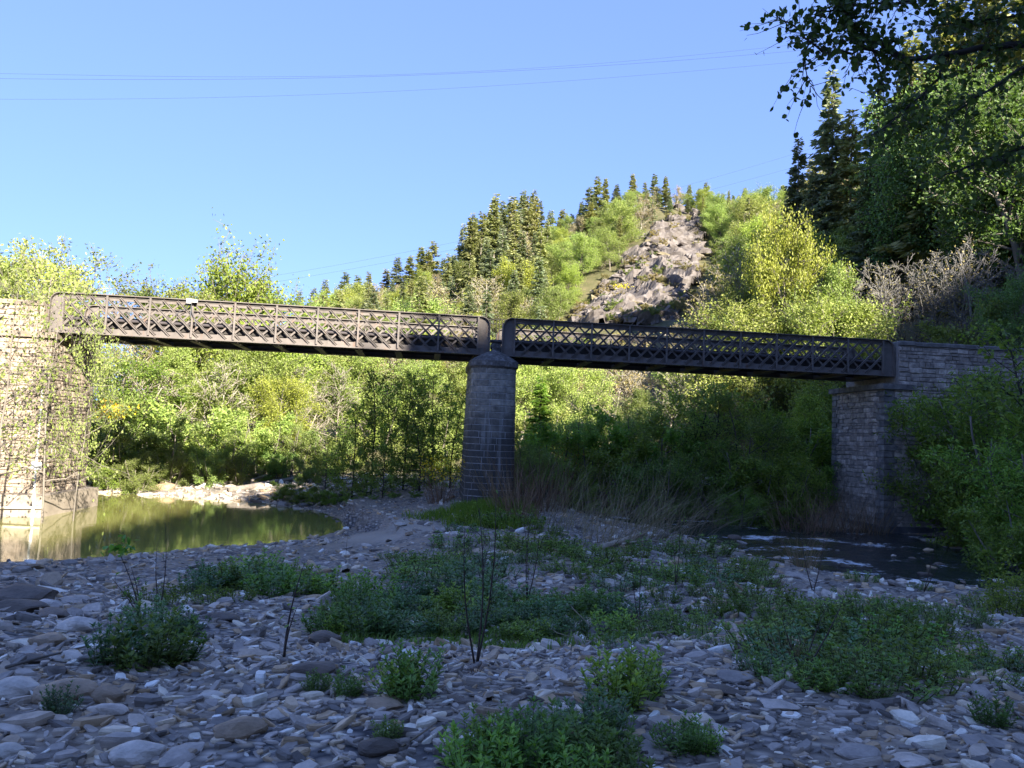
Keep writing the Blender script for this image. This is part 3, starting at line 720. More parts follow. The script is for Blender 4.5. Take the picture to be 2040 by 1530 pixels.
def leaf6(mb, p, d, up, L, W, bend=.12):
    d = unit(d); s = unit(np.cross(d, up)); n_ = np.cross(s, d)
    mb.add([p, p + d*L*.3 + s*W*.42 + n_*L*.05, p + d*L*.68 + s*W*.4, p + d*L - n_*L*bend, p + d*L*.68 - s*W*.4, p + d*L*.3 - s*W*.42 + n_*L*.05, p + d*L*.5 - n_*L*.03],
           [(0, 1, 6), (1, 2, 6), (2, 3, 6), (3, 4, 6), (4, 5, 6), (5, 0, 6)])
def gen_herb(seed, stems, h, spread, L, W, step=.035, crown=True):
    r2 = np.random.default_rng(seed); st = MB(); lf = MB()
    for s in range(stems):
        a = r2.uniform(0, 6.283); rr = spread * math.sqrt(r2.random()); p = np.array([math.cos(a) * rr * .55, math.sin(a) * rr * .55, -.03])
        hh = h * r2.uniform(.6, 1.1) * (1 - .45 * (rr / spread) ** 2)
        d = np.array([math.cos(a) * rr / spread * .55, math.sin(a) * rr / spread * .55, 1])
        C = curve_pts(p, d, hh, 5, r2, .1, .1); st.tube(C, np.linspace(.0035, .0015, 6), 3)
        k = 0; z = hh * .15
        while z < hh:
            g = z / hh * 4.99; c = int(g); q = C[c] * (1 - (g - c)) + C[c + 1] * (g - c); b = k * 1.57 + a + r2.uniform(-.4, .4)
            sz = r2.uniform(.7, 1.15) * (1 - .35 * (z / hh) ** 3)
            for e in (0, math.pi):
                dd = np.array([math.cos(b + e), math.sin(b + e), .35 + .5 * (z / hh) + r2.uniform(-.3, .2)]); leaf6(lf, q, dd, np.array([0, 0, 1.]), L * sz, W * sz, r2.uniform(.02, .22))
            z += step * r2.uniform(.8, 1.2); k += 1
        for e in range(4):
            b = e * 1.57 + a; leaf6(lf, C[-1], np.array([math.cos(b), math.sin(b), 1.3]), np.array([0, 0, 1.]), L * .7, W * .6)
    return st.mesh('stems'), lf.mesh('leaves'), h
def gen_blades(seed, n, h, spread, wid, lean=(0, 0), bend=.5, segs=4, name='blades'):
    r2 = np.random.default_rng(seed); mb = MB()
    for _ in range(n):
        a = r2.uniform(0, 6.283); rr = spread * math.sqrt(r2.random()); p = np.array([math.cos(a) * rr, math.sin(a) * rr, -.04]); hh = h * r2.uniform(.45, 1.1)
        d = np.array([math.cos(a) * .3 + lean[0] + r2.normal() * .15, math.sin(a) * .3 + lean[1] + r2.normal() * .15, 1.0])
        C = [p]; dd = unit(d)
        for k in range(segs):
            dd = unit(dd + np.array([d[0], d[1], -.4]) * bend * .35 + r2.normal(size=3) * .05); C.append(C[-1] + dd * hh / segs)
        C = np.array(C); s = unit(np.cross(dd, r2.normal(size=3))); W = wid * np.linspace(1, .15, segs + 1)[:, None]
        V = np.concatenate([C - s * W, C + s * W]); k = np.arange(segs); mb.add(V, np.stack([k, k + 1, k + segs + 2, k + segs + 1], 1))
    return mb.mesh(name)

# ---------------------------------------------------------------- plant materials
BARK = plain_mat('grey_bark', [(0, (.080,.068,.056)), (.6, (.160,.140,.116)), (1, (.240,.216,.184))], 4, .9, .4, .02, 12, .2, .2, world=False)
BARK_PALE = plain_mat('pale_bark', [(0, (.176,.152,.120)), (.6, (.288,.256,.208)), (1, (.368,.336,.288))], 4, .9, .3, .02, 12, .15, .2, world=False)
BARK_GREY = plain_mat('ash_grey_bark', [(0, (.09,.085,.075)), (1, (.19,.18,.165))], 4, .9, .3, .02, 12, .2, .2, world=False)
BARK_DARK = plain_mat('dark_bark', [(0, (.03,.026,.022)), (1, (.075,.065,.055))], 5, .9, .3, .02, 12, .2, .2, world=False)
STEM_GREEN = plain_mat('green_stem', [(0, (.05,.06,.02)), (1, (.09,.1,.03))], 5, .8, 0, obj_rand=.1, world=False)
LIME = leaf_mat('lime_spring_leaf', (.167,.227,.050), (.246,.309,.075), (.335,.381,.109), .42)
YELLOWG = leaf_mat('yellow_green_leaf', (.196,.240,.035), (.269,.320,.050), (.331,.370,.075), .42)
MIDG = leaf_mat('mid_green_leaf', (.115,.155,.041), (.172,.215,.054), (.241,.280,.081), .42)
OLIVE = leaf_mat('olive_bud_leaf', (.176,.150,.052), (.243,.213,.078), (.324,.275,.117), .3)
ALDER = leaf_mat('alder_leaf', (.116,.200,.032), (.182,.273,.044), (.278,.364,.064), .42)
WILLOW = leaf_mat('grey_green_willow_leaf', (.151,.236,.064), (.236,.328,.083), (.342,.419,.108), .42)
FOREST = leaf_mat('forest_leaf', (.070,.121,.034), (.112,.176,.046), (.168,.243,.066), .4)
CONI = leaf_mat('conifer_needle', (.147,.158,.063), (.223,.233,.093), (.310,.309,.132), .35, .6)
CONI_B = leaf_mat('blue_conifer_needle', (.113,.144,.080), (.169,.202,.113), (.241,.266,.153), .35, .6)
HERB = leaf_mat('herb_leaf', (.114,.220,.034), (.178,.305,.043), (.278,.416,.061), .35, .45, .4, 1.2)
HERB_B = leaf_mat('blue_herb_leaf', (.076,.146,.061), (.110,.195,.074), (.169,.260,.101), .3, .45, .4, 1.0)
GRASS = leaf_mat('fresh_grass', (.068,.130,.012), (.121,.195,.020), (.203,.260,.040), .4, .5)
STRAW = leaf_mat('dry_straw', (.144,.115,.068), (.216,.180,.112), (.302,.259,.180), .25, .7, .2, 1.0)
RUSSET = leaf_mat('russet_twig', (.12,.075,.045), (.2,.13,.08), (.28,.19,.12), .15, .7, .2, 1.0)
GORSE = leaf_mat('broom_flower', (.5,.36,.01), (.65,.48,.015), (.7,.55,.03), .3, .6, .2, 1.0)
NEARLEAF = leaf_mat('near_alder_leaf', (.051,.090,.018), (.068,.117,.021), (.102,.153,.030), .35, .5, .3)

# ---------------------------------------------------------------- prototypes
PROTO = {}
def proto(key, gen, bark, leaf): PROTO[key] = (gen, bark, leaf)
for s in range(3): proto(f'round{s}', gen_tree(20 + s, 10, 4.0, .2, 20000, .17, 26, 6, 3, twig_r=.013, sig=1.5), BARK, LIME)
proto('dome0', gen_tree(25, 10, 4.0, .3, 26000, .17, 44, 7, 3, twig_r=.013, sig=1.3, topcut=.56, dome=True)[:2] + (9.3,), BARK, LIME)
for s in range(2): proto(f'tall{s}', gen_tree(30 + s, 12, 3.0, .22, 17000, .17, 28, 6, 3, upb=.6, twig_r=.013, sig=1.4), BARK, MIDG)
for s in range(2): proto(f'budding{s}', gen_tree(40 + s, 10, 3.4, .2, 2600, .2, 22, 6, 4, upb=.75, twig_r=.022), BARK_PALE, OLIVE)
for s in range(2): proto(f'bush{s}', gen_tree(50 + s, 5, 2.2, .08, 9000, .15, 24, 4, 2, stems=5, spread=.5, twig_r=.01), BARK, MIDG)
for s in range(2): proto(f'willow{s}', gen_tree(60 + s, 5, 2.0, .1, 11000, .13, 30, 5, 2, stems=6, spread=.4, aspect=.32, twig_r=.007), BARK, WILLOW)
for s in range(2): proto(f'alder{s}', gen_tree(70 + s, 7.5, 1.9, .05, 3600, .12, 30, 4, 3, tr=.07, upb=.1, aspect=.75, twig_r=.007, sig=.8), BARK_DARK, ALDER)
for s in range(2): proto(f'sparse{s}', gen_tree(80 + s, 9, 3.6, .2, 3800, .14, 24, 5, 3, tr=.09, upb=.15, aspect=.7, twig_r=.007, sig=.9), BARK, LIME)
for s in range(2): proto(f'airy{s}', gen_tree(85 + s, 9, 3.6, .18, 1250, .14, 22, 5, 3, tr=.07, upb=.12, aspect=.7, twig_r=.005, sig=.9), BARK, LIME)
for s in range(2): proto(f'bare{s}', gen_tree(90 + s, 8, 3.2, .1, 900, .12, 30, 7, 5, tr=.1, stems=3, spread=.35, upb=.7, twig_r=.016), BARK_PALE, OLIVE)
for s in range(5): proto(f'conifer{s}', gen_conifer(100 + s, 20, [3.4, 2.6, 4.2, 3.0, 3.8][s], [6500, 5000, 8000, 5200, 6000][s], .7, [.1, .22, .06, .3, .15][s], [.35, .1, .45, .2, .3][s], [.6, .8, .5, .85, .7][s]), BARK, CONI)
for s in range(2): proto(f'spruce{s}', gen_conifer(110 + s, 16, 3.3, 15000, .48, .05, .25, .5), BARK, CONI_B)
for s in range(4): proto(f'herb{s}', gen_herb(120 + s, 34, .42, .30, .075, .034), STEM_GREEN, HERB)
for s in range(2): proto(f'finherb{s}', gen_herb(130 + s, 40, .26, .36, .045, .02, .03), STEM_GREEN, HERB)
for s in range(2): proto(f'coarse{s}', gen_tree(140 + s, 1.6, .8, .05, 2200, .06, 20, 4, 2, tr=.012, stems=6, spread=.5, twig_r=.003), BARK_DARK, HERB)

def put(key, name, p, scale, rz, label, cat, group, leaf=None, bark=None, squash=1.0, parts=('trunk', 'crown')):
    (tm, cm, h), bk, lf = PROTO[key]
    o = empty(name, p, rz); o.scale = (scale * squash, scale * squash, scale)
    tag(o, label, cat, group)
    t_ = link(parts[0], tm, bark or bk, o)
    if parts[0] == 'stems': t_['kind'] = 'stuff'
    link(parts[1], cm, leaf or lf, o)
    return o
def put_px(key, name, px, ytop, Y, label, cat, group, leaf=None, bark=None, squash=1.0, sink=0.0):
    """stand a plant at ground distance Y, tall enough to reach the sight line of ytop"""
    p = at(px, ytop, Y); z = float(H(p[0], Y)[0]) - sink; h = PROTO[key][0][2]
    return put(key, name, (p[0], Y, z), max(.3, p[2] - z) / h, rng.uniform(0, 6.28), label, cat, group, leaf, bark, squash)

# ---------------------------------------------------------------- hillside: rock outcrop
ROCK = stone_mat('pale_schist', [(0, (.059,.047,.041)), (.45, (.132,.114,.103)), (1, (.202,.181,.171))], .8, None, .3, .8)
ROCK_DK = stone_mat('mossy_schist', [(0, (.043,.036,.023)), (.5, (.099,.084,.046)), (1, (.186,.156,.116))], .6, None, .3, .8)
ROCK_POLY = np.array([(1335,428),(1385,432),(1402,470),(1408,520),(1385,580),(1345,640),(1240,652),(1130,652),(1150,610),(1200,560),(1262,515),(1296,470)])
rp = ground(1290, 600); crag = empty('rocky_crag', rp); tag(crag, 'pale layered rock crag breaking through the wooded hillside', 'crag')
SL = []
for s_ in range(8):
    r2 = np.random.default_rng(300 + s_); bm = bmesh.new(); bmesh.ops.create_cube(bm, size=1)
    for v in bm.verts: v.co = Vector((v.co.x + r2.uniform(-.22, .22), v.co.y + r2.uniform(-.2, .2), v.co.z + r2.uniform(-.2, .2)))
    bmesh.ops.subdivide_edges(bm, edges=bm.edges[:], cuts=1)
    for v in bm.verts: v.co += Vector(r2.uniform(-.07, .07, 3))
    bmesh.ops.triangulate(bm, faces=bm.faces[:])
    me = bpy.data.meshes.new('rock_slab'); bm.to_mesh(me); bm.free(); me.polygons.foreach_set('use_smooth', [False] * len(me.polygons)); SL.append(me)
xs_ = np.arange(8, 50, .5); ys_ = np.arange(92, 190, .5); CX, CY = np.meshgrid(xs_, ys_); cz_ = H(CX.ravel(), CY.ravel())
cpx, cpy = project(np.c_[CX.ravel(), CY.ravel(), cz_]); sd = sdist(np.c_[cpx, cpy], ROCK_POLY) + vnoise(CX.ravel(), CY.ravel(), 3.5, 31) * 52 - 4 + vnoise(CX.ravel(), CY.ravel(), 1.2, 36) * 14
zz_ = cz_ + vnoise(CX.ravel(), CY.ravel(), 5, 32) * 3; lay = np.floor(zz_ / 1.5); fr_ = zz_ / 1.5 - lay
amp = np.clip(-sd / 12, 0, 1)
led = (vnoise(CX.ravel() + lay * 7.3, lay * 3.1, 2.6, 33) + .5) * 2.2 + fr_ ** 2 * 1.0 + vnoise(CX.ravel(), CY.ravel() + zz_, 1.0, 34) * 1.3
VC = np.c_[CX.ravel() + vnoise(CX.ravel(), zz_, 1.3, 35) * .5, CY.ravel() - amp * led * .9, cz_ + amp * led * .55 - .35]
kx = len(xs_); ii = (np.arange(len(ys_) - 1)[:, None] * kx + np.arange(kx - 1)[None]).ravel(); qd = np.stack([ii, ii + 1, ii + kx + 1, ii + kx], 1)
qd = qd[(sd[qd] < 0).all(1)]; used_, inv = np.unique(qd, return_inverse=True)
link('rock_face', mesh_np('rock_face', VC[used_] - rp, [inv.reshape(-1, 4)]), ROCK, crag)
n_ = 0; tries = 0
while n_ < 190 and tries < 4000:
    tries += 1
    px, py = rng.uniform(1120, 1412), rng.uniform(425, 655)
    if sdist([(px, py)], ROCK_POLY)[0] > rng.uniform(-14, 2): continue
    p = ground(px, py)
    if p[1] > 215: continue
    L = rng.uniform(.8, 2.8); d = rng.uniform(.6, 1.2); hgt = rng.uniform(.3, .8)
    link('rock_slab', SL[int(rng.integers(8))], ROCK if rng.random() < .7 else ROCK_DK, crag, p - rp + [0, -.7, rng.uniform(-.2, .6)], (rng.uniform(-.2, .2), rng.uniform(-.05, .3), rng.uniform(-.6, .6)), (L, d * 1.5, hgt)); n_ += 1
for k in range(190):
    px, py = rng.uniform(1120, 1410), rng.uniform(430, 655)
    if sdist([(px, py)], ROCK_POLY)[0] > 0 or (px > 1300 and rng.random() < .35): continue
    p = ground(px, py); put(f'bush{k % 2}', 'crag_shrub', p + [0, -.6, .3], rng.uniform(.16, .4), rng.uniform(0, 6.28), 'low scrubby shrub growing in a crack of the pale crag', 'shrub', 'shrubs in the crag', OLIVE if k % 3 else MIDG, None, 1.3)
# ---------------------------------------------------------------- hillside: woods
def in_rock(px, py, m=0): return (sdist(np.c_[np.atleast_1d(px), np.atleast_1d(py)], ROCK_POLY) < m).any()
sky_conifers = [(945,432),(968,425),(986,402),(1004,410),(1022,388),(1042,392),(1060,402),(1098,418),(1122,416),(1176,372),(1191,350),(1206,354),(1230,368),(1262,345),(1285,362),(1305,345),(1328,350),(1375,368),(1392,375),(1408,362),(1440,384),(1460,388),(1485,374),(1502,385),(1520,382),
                (865,478),(838,490),(795,512),(820,508),(852,496),(690,540),(735,540),(650,556),(712,548),(600,578),(626,572),(905,505),(925,490),(770,535),(885,512),(1140,425),(1160,400)]
for i, (px, yt) in enumerate(sky_conifers):
    big = 940 < px < 1070 or 1160 < px < 1340
    put_px(f'conifer{i % 5}', 'conifer_tree', px, yt, rng.uniform(178, 192) if px < 1340 else rng.uniform(190, 205), 'tall ragged conifer standing on the skyline of the wooded hill' if big else 'small conifer on the distant skyline of the wooded hill', 'conifer',
           'big skyline conifers' if big else 'small skyline conifers', CONI if i % 3 else CONI_B, None, rng.uniform(1.2, 1.6) * (1.1 if big else 1.15), 1.0)
for px, yt, Y, key, lf, lab in [(1235,402,172,'round0',LIME,'lime tree crowning the hill between the skyline conifers and the crag top'),(1275,412,176,'round1',OLIVE,'dull olive tree at the top edge of the crag'),(1300,425,180,'budding0',OLIVE,'brownish budding tree on the crag summit'),(1210,445,165,'round2',YELLOWG,'yellow-green tree high on the slope between the tall conifers and the crag'),(1265,465,160,'budding1',OLIVE,'brownish twiggy tree clinging beside the crag'),(1240,490,152,'round1',MIDG,'green tree halfway up beside the crag'),(1200,520,146,'budding0',OLIVE,'twiggy brown tree on the conifer side of the ledges'),(1425,415,180,'round0',LIME,'lime tree beside the crag top towards the shaded wood'),(1425,470,165,'round2',LIME,'lime tree standing right against the crag'),(1440,520,150,'tall0',YELLOWG,'slender yellowish tree between the crag and the wood'),(1470,450,172,'round1',YELLOWG,'yellow-green tree on the slope between crag and wood'),(1500,430,180,'round2',LIME,'lime tree high between crag and wood'),(1430,580,130,'budding1',LIME,'twiggy yellowish tree at the foot of the crag'),(1480,540,135,'round0',YELLOWG,'broad yellow-green tree at the foot of the slope')]:
    put_px(key, 'slope_tree', px, yt, Y, lab, 'tree', None, lf, None, 1.1, .4)
for i, (px, yt) in enumerate([(1312,392),(1335,398),(1356,388),(1378,394),(1398,402),(1290,398),(1450,398),(1475,402),(1500,400),(1525,405)]):
    put_px(['round0', 'budding1', 'round2', 'tall0'][i % 4], 'crest_tree', px, yt, 188 + i % 3, 'leafy tree on the hill crest just above the crag' if px < 1420 else 'leafy tree on the hill crest towards the shaded wood', 'tree', 'trees above the crag' if px < 1420 else 'crest trees towards the wood', [LIME, OLIVE, MIDG][i % 3], None, 1.3, .5)
for i in range(46):
    px = 915 + i * 13.8 + rng.uniform(-6, 6); yt = np.interp(px, [915, 985, 1060, 1100, 1190, 1330, 1400, 1540], [495, 430, 425, 440, 385, 375, 385, 405]) + rng.uniform(0, 38)
    put_px(f'conifer{i % 5}', 'conifer_tree', px, float(yt), rng.uniform(172, 190), 'ragged conifer in the stand just below the hill crest', 'conifer', 'conifers below the crest', CONI if i % 3 else CONI_B, None, rng.uniform(1.1, 1.7), 1.0)
spots = []
tries = 0
while len(spots) < 400 and tries < 9000:
    tries += 1
    px = rng.uniform(590, 1700); Y = rng.uniform(70, 186)
    x = (px - 1020) / FPX * Y; md = 2.6 + Y * .007
    if any((x - s[0]) ** 2 + (Y - s[1]) ** 2 < md * md for s in spots): continue
    z = float(H(x, Y)[0])
    qx, qy = project((x, Y, z)); qx, qy = float(qx[0]), float(qy[0])
    if qy > 800: continue
    kind = rng.random(); hgt = rng.uniform(6, 11)
    if Y > 158: hgt *= .6
    if in_rock(qx, qy, 8): continue
    rr_ = hgt * .35 * FPX / Y
    if in_rock(qx + np.tile([-rr_, 0, rr_], 4), qy - hgt * FPX / Y * np.repeat([.25, .5, .75, 1.0], 3)): hgt = rng.uniform(1.6, 2.6)
    if in_rock(qx, qy - hgt * FPX / Y, 0): continue
    spots.append((x, Y, z, hgt, kind, qx, qy))
for i, (x, Y, z, hgt, kind, qx, qy) in enumerate(spots):
    rz = rng.uniform(0, 6.28); sq = rng.uniform(.9, 1.25)
    zone = 'behind the sunlit bridge span' if qx < 930 else 'below the tall skyline conifers' if qx < 1130 else 'beside the pale crag' if qx < 1420 else 'between the crag and the shaded wood'
    yel = i % 3 == 0
    con = .22 if qx > 1090 else .45
    if 915 < qx < 1085 and Y > 135: con = .85; hgt = rng.uniform(11, 15)
    if hgt < 3: put(f'bush{i % 2}', 'hillside_shrub', (x, Y, z - .2), hgt / 5, rz, 'low bushy shrub growing around the pale crag', 'shrub', 'shrubs around the crag', OLIVE if i % 3 else MIDG, None, 1.2)
    elif kind < con: put(f'conifer{i % 5}', 'conifer_tree', (x, Y, z - .4), hgt * rng.uniform(1.1, 1.5) / 20, rz, f'dark conifer among leafy trees on the slope {zone}', 'conifer', f'hillside conifers {zone}', CONI if i % 2 else CONI_B, None, 1.1)
    elif kind < .68: put(f'round{i % 3}', 'broadleaf_tree', (x, Y, z - .4), hgt / 10, rz, f'round {"yellow-green" if yel else "lime green"} spring tree on the slope {zone}', 'tree', f'{"yellow-green" if yel else "lime green"} trees {zone}', YELLOWG if yel else LIME, None, sq)
    elif kind < .80: put(f'tall{i % 2}', 'broadleaf_tree', (x, Y, z - .4), hgt * 1.1 / 12, rz, f'slender mid green leafy tree on the slope {zone}', 'tree', f'mid green trees {zone}', MIDG, None, sq)
    else: put(f'budding{i % 2}', 'budding_tree', (x, Y, z - .4), hgt / 10, rz, f'brownish half-bare budding tree on the slope {zone}', 'tree', f'budding trees {zone}', OLIVE, None, sq)

# ---------------------------------------------------------------- steep wooded bank on the shaded side
for i, (px, yt, Y, key, lf, sq) in enumerate([(1658,138,80,'spruce0',CONI_B,.85),(1694,215,78,'spruce1',CONI,.9),(1592,272,84,'spruce1',CONI_B,.8),(1622,330,80,'spruce0',CONI_B,.8),(1570,385,88,'spruce0',CONI_B,.8),(1745,165,74,'spruce1',CONI,1.0),(1815,60,72,'spruce0',CONI,1.0),(1890,-20,66,'spruce1',CONI,1.1),(1970,-80,64,'spruce0',CONI,1.1),(2060,-100,60,'spruce1',CONI,1.2),(1735,300,70,'spruce0',CONI_B,1.0),(1545,415,95,'spruce1',CONI,.8)]):
    lab = ['tall pointed spruce rising highest at the edge of the shaded wood', 'spruce with warm lit tip standing just inside the wood edge', 'slim bluish spruce at the outer edge of the wood', 'dark bluish spruce tucked below the taller spruces', 'small dark spruce beside the lime green tree', 'broad dark spruce deep in the shaded wood', 'very tall dark spruce above the bare grey shrubs', 'very tall dark spruce behind the overhanging branch', 'massive dark spruce behind the parapet wall', 'dark spruce behind the end of the parapet wall', 'bushy dark spruce in the middle of the shaded wood', 'little dark conifer where the hill meets the wood'][i]
    put_px(key, 'spruce_tree', px, yt, Y, lab, 'spruce', 'spruces of the shaded wood', lf, None, sq, .5)
for px, yt, Y, key, lf, lab, sq in [
    (1560,455,58,'round0',YELLOWG,'yellow-green leafy tree glowing in the sun beside the shaded wood',.55),
    (1620,520,56,'tall0',LIME,'slender lime green tree in front of the dark spruces',.8),
    (1500,500,84,'budding0',YELLOWG,'budding yellowish tree between the crag and the wood',1.0),
    (1450,540,80,'budding1',OLIVE,'twiggy half-bare tree just beside the crag',1.1),
    (1510,600,58,'round1',LIME,'low lime green tree right behind the bridge parapet',1.1),
    (1670,600,52,'round2',LIME,'bright green bushy tree behind the end of the bridge',1.0),
    (1400,615,62,'budding0',OLIVE,'twiggy olive tree rising behind the shaded bridge span',1.0),
    (1730,500,58,'bare0',OLIVE,'bare grey shrub with upright twigs behind the parapet',.9),
    (1800,520,56,'bare1',OLIVE,'tangled bare grey tree behind the parapet wall',1.1),
    (1880,470,55,'bare0',OLIVE,'bare tree with curling grey branches behind the parapet wall',1.1),
    (1950,470,52,'bare1',OLIVE,'half bare tree with pale twigs above the parapet wall',1.1),
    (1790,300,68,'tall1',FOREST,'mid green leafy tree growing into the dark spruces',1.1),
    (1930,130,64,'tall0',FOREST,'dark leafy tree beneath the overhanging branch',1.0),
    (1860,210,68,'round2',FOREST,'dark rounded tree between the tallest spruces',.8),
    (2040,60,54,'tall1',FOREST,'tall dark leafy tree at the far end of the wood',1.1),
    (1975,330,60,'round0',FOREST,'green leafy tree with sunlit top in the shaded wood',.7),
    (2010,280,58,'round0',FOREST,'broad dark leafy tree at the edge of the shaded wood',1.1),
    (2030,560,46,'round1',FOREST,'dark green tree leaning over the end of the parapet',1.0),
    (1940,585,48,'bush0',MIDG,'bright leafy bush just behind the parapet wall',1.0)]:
    put_px(key, 'leafy_tree' if key[:4] != 'bare' else 'bare_tree', px, yt, Y, lab, 'tree', None, lf, BARK_GREY if key[:4] == 'bare' else None, sq, .3)

# ---------------------------------------------------------------- trees beyond the pond
for px, yt, Y, key, lf, lab, sq in [
    (478,498,66,'dome0',YELLOWG,'big round yellow-green tree towering above the sunlit span',.9),
    (410,585,62,'round1',LIME,'lower leafy tree beside the big yellow-green one',.8),
    (565,592,70,'round2',LIME,'lime tree at the foot of the wooded hill',1.0),
    (290,555,64,'sparse0',MIDG,'airy pale green tree behind the abutment end of the sunlit span',1.0),
    (225,515,66,'sparse1',MIDG,'thin airy tree with grey-green leaves above the tan abutment',1.0),
    (340,575,68,'tall1',MIDG,'pale leafy tree between the airy tree and the round one',1.0),
    (140,480,72,'bare0',OLIVE,'leafless pale tree showing against the sky above the abutment',.8),
    (30,505,60,'round1',LIME,'light green tree crown behind the tan abutment',1.1),
    (60,500,75,'bare1',OLIVE,'faint leafless tree far behind the tan abutment',.8),
    (-40,520,55,'round2',LIME,'light green tree behind the far end of the tan abutment',1.1)]:
    put_px(key, 'bank_tree', px, yt, Y, lab, 'tree', None, lf, None, sq, .2)
beyond = [(190,760,47,'bush0',MIDG),(225,720,50,'round2',ALDER),(250,830,46,'bush1',MIDG),(300,700,54,'budding0',OLIVE),(275,690,52,'bare0',OLIVE),(330,800,48,'bush0',MIDG),(380,690,55,'tall0',LIME),(400,780,50,'bush1',WILLOW),
          (440,720,53,'budding1',MIDG),(460,820,49,'willow0',WILLOW),(500,690,56,'round1',LIME),(540,660,60,'round0',YELLOWG),(520,800,51,'bush0',LIME),(560,760,54,'round2',YELLOWG),(600,720,58,'bare1',OLIVE),(590,830,51,'willow1',WILLOW),
          (640,700,62,'tall1',MIDG),(680,740,60,'budding0',MIDG),(650,840,52,'bush1',MIDG),(720,700,64,'round1',LIME),(760,760,62,'bush0',LIME),(800,690,66,'budding1',OLIVE),(840,720,64,'round0',LIME),(900,700,66,'tall0',LIME),(880,790,60,'bush1',MIDG),
          (350,870,47,'willow1',MIDG),(420,880,47,'bush0',MIDG),(215,880,45,'bush1',ALDER),(280,890,45,'willow0',MIDG),(560,890,50,'bush1',WILLOW),(480,890,48,'willow1',MIDG),(700,850,56,'bush0',LIME),(800,860,56,'willow0',LIME),(880,870,54,'bush1',LIME),(620,900,48,'bush0',MIDG)]
for i, (px, yt, Y, key, lf) in enumerate(beyond):
    k = key[:-1]; lab = {'bush': 'leafy green bush on the sunny bank beyond the pond', 'round': 'round lime green tree on the sunny bank beyond the pond', 'budding': 'thin budding tree on the sunny bank beyond the pond', 'bare': 'pale leafless tree with fanning branches beyond the pond', 'tall': 'tall slender leafy tree beyond the pond', 'willow': 'grey-green willow bush on the sunny bank beyond the pond'}[k]
    put_px(key, {'bush': 'bank_bush', 'willow': 'willow_bush'}.get(k, 'bank_tree'), px, yt, Y, lab, 'bush' if k in ('bush', 'willow') else 'tree', f'{k} plants beyond the pond', lf, None, rng.uniform(.95, 1.25), .1)
mid = [(1040,720,62,'round1',LIME),(1100,700,66,'tall1',LIME),(1160,735,60,'round2',LIME),(1220,720,64,'budding1',OLIVE),(1280,700,66,'bare0',OLIVE),(1330,740,60,'budding0',LIME),(1060,800,52,'bush0',LIME),(1130,810,54,'bush1',LIME),(1250,770,56,'tall0',MIDG),(1360,720,64,'round0',LIME),(1440,720,62,'tall1',LIME),(1540,740,58,'round1',MIDG),(1000,760,64,'round0',LIME),(960,730,66,'round2',LIME)]
for i, (px, yt, Y, key, lf) in enumerate(mid):
    k = key[:-1]; lab = {'bush': 'low sunlit bush seen beneath the shaded bridge span', 'round': 'sunlit lime tree seen beneath the shaded bridge span', 'budding': 'budding tree seen beneath the shaded bridge span', 'bare': 'leafless tree seen beneath the shaded bridge span', 'tall': 'slender leafy tree seen beneath the shaded bridge span'}[k]
    put_px(key, 'bank_bush' if k == 'bush' else 'bank_tree', px, yt, Y, lab, 'bush' if k == 'bush' else 'tree', f'{k} plants beneath the shaded span', lf, None, rng.uniform(1, 1.2), .1)

# alders around the pier
for i, (px, yt, Y) in enumerate([(752,722,40),(712,790,41),(790,750,43.5),(815,726,40.5),(845,770,39.5),(872,728,42),(905,765,41),(655,860,42),(690,830,44),(770,830,38.8),(850,840,44.5),(735,880,39.5)]):
    put_px(f'alder{i % 2}', 'young_alder', px, yt, Y, 'young dark-stemmed alder in the thicket beside the round-nosed pier', 'alder', 'alder thicket beside the pier', ALDER, None, rng.uniform(.8, 1.05), .1)
for i, (px, yt, Y) in enumerate([(600,962,42),(635,970,41),(670,972,40.5),(705,985,39),(745,985,38.5),(790,980,38.5),(830,975,38),(575,955,43)]):
    put_px(f'bush{i % 2}', 'sprawling_bush', px, yt, Y, 'low dark bush sprawling over the bank below the alders', 'bush', 'bushes sprawling below the alders', ALDER, None, 1.7, .1)
put_px('conifer1', 'young_conifer', 1078, 745, 47, 'young conifer standing just behind the pier', 'conifer', None, ALDER, BARK_DARK, 1.5, .1)
shade = [(1040,850,41,'willow0',WILLOW),(1085,880,39.5,'willow1',WILLOW),(1120,820,43,'bush0',ALDER),(1165,790,44,'willow0',WILLOW),(1200,850,41,'bush1',ALDER),(1235,800,45,'bush0',LIME),(1270,790,44,'willow1',WILLOW),(1310,800,43,'bush0',ALDER),
         (1350,770,43,'alder1',ALDER),(1390,745,42,'alder0',WILLOW),(1430,745,42,'alder1',WILLOW),(1480,770,42,'willow0',WILLOW),(1530,780,43,'alder0',ALDER),(1570,800,44,'bush1',ALDER),(1610,780,46,'tall0',ALDER),(1640,820,47,'bush0',ALDER),
         (1330,880,40,'willow1',WILLOW),(1440,860,39.5,'willow0',ALDER),(1500,880,39.5,'bush1',ALDER),(1570,890,40,'willow1',ALDER),(1620,900,42,'bush0',ALDER),(1260,900,39.5,'bush1',WILLOW),(1160,920,39,'willow0',ALDER),(1655,770,50,'round1',ALDER),(1480,960,37.5,'willow1',ALDER),(1540,970,37.5,'bush0',ALDER)]
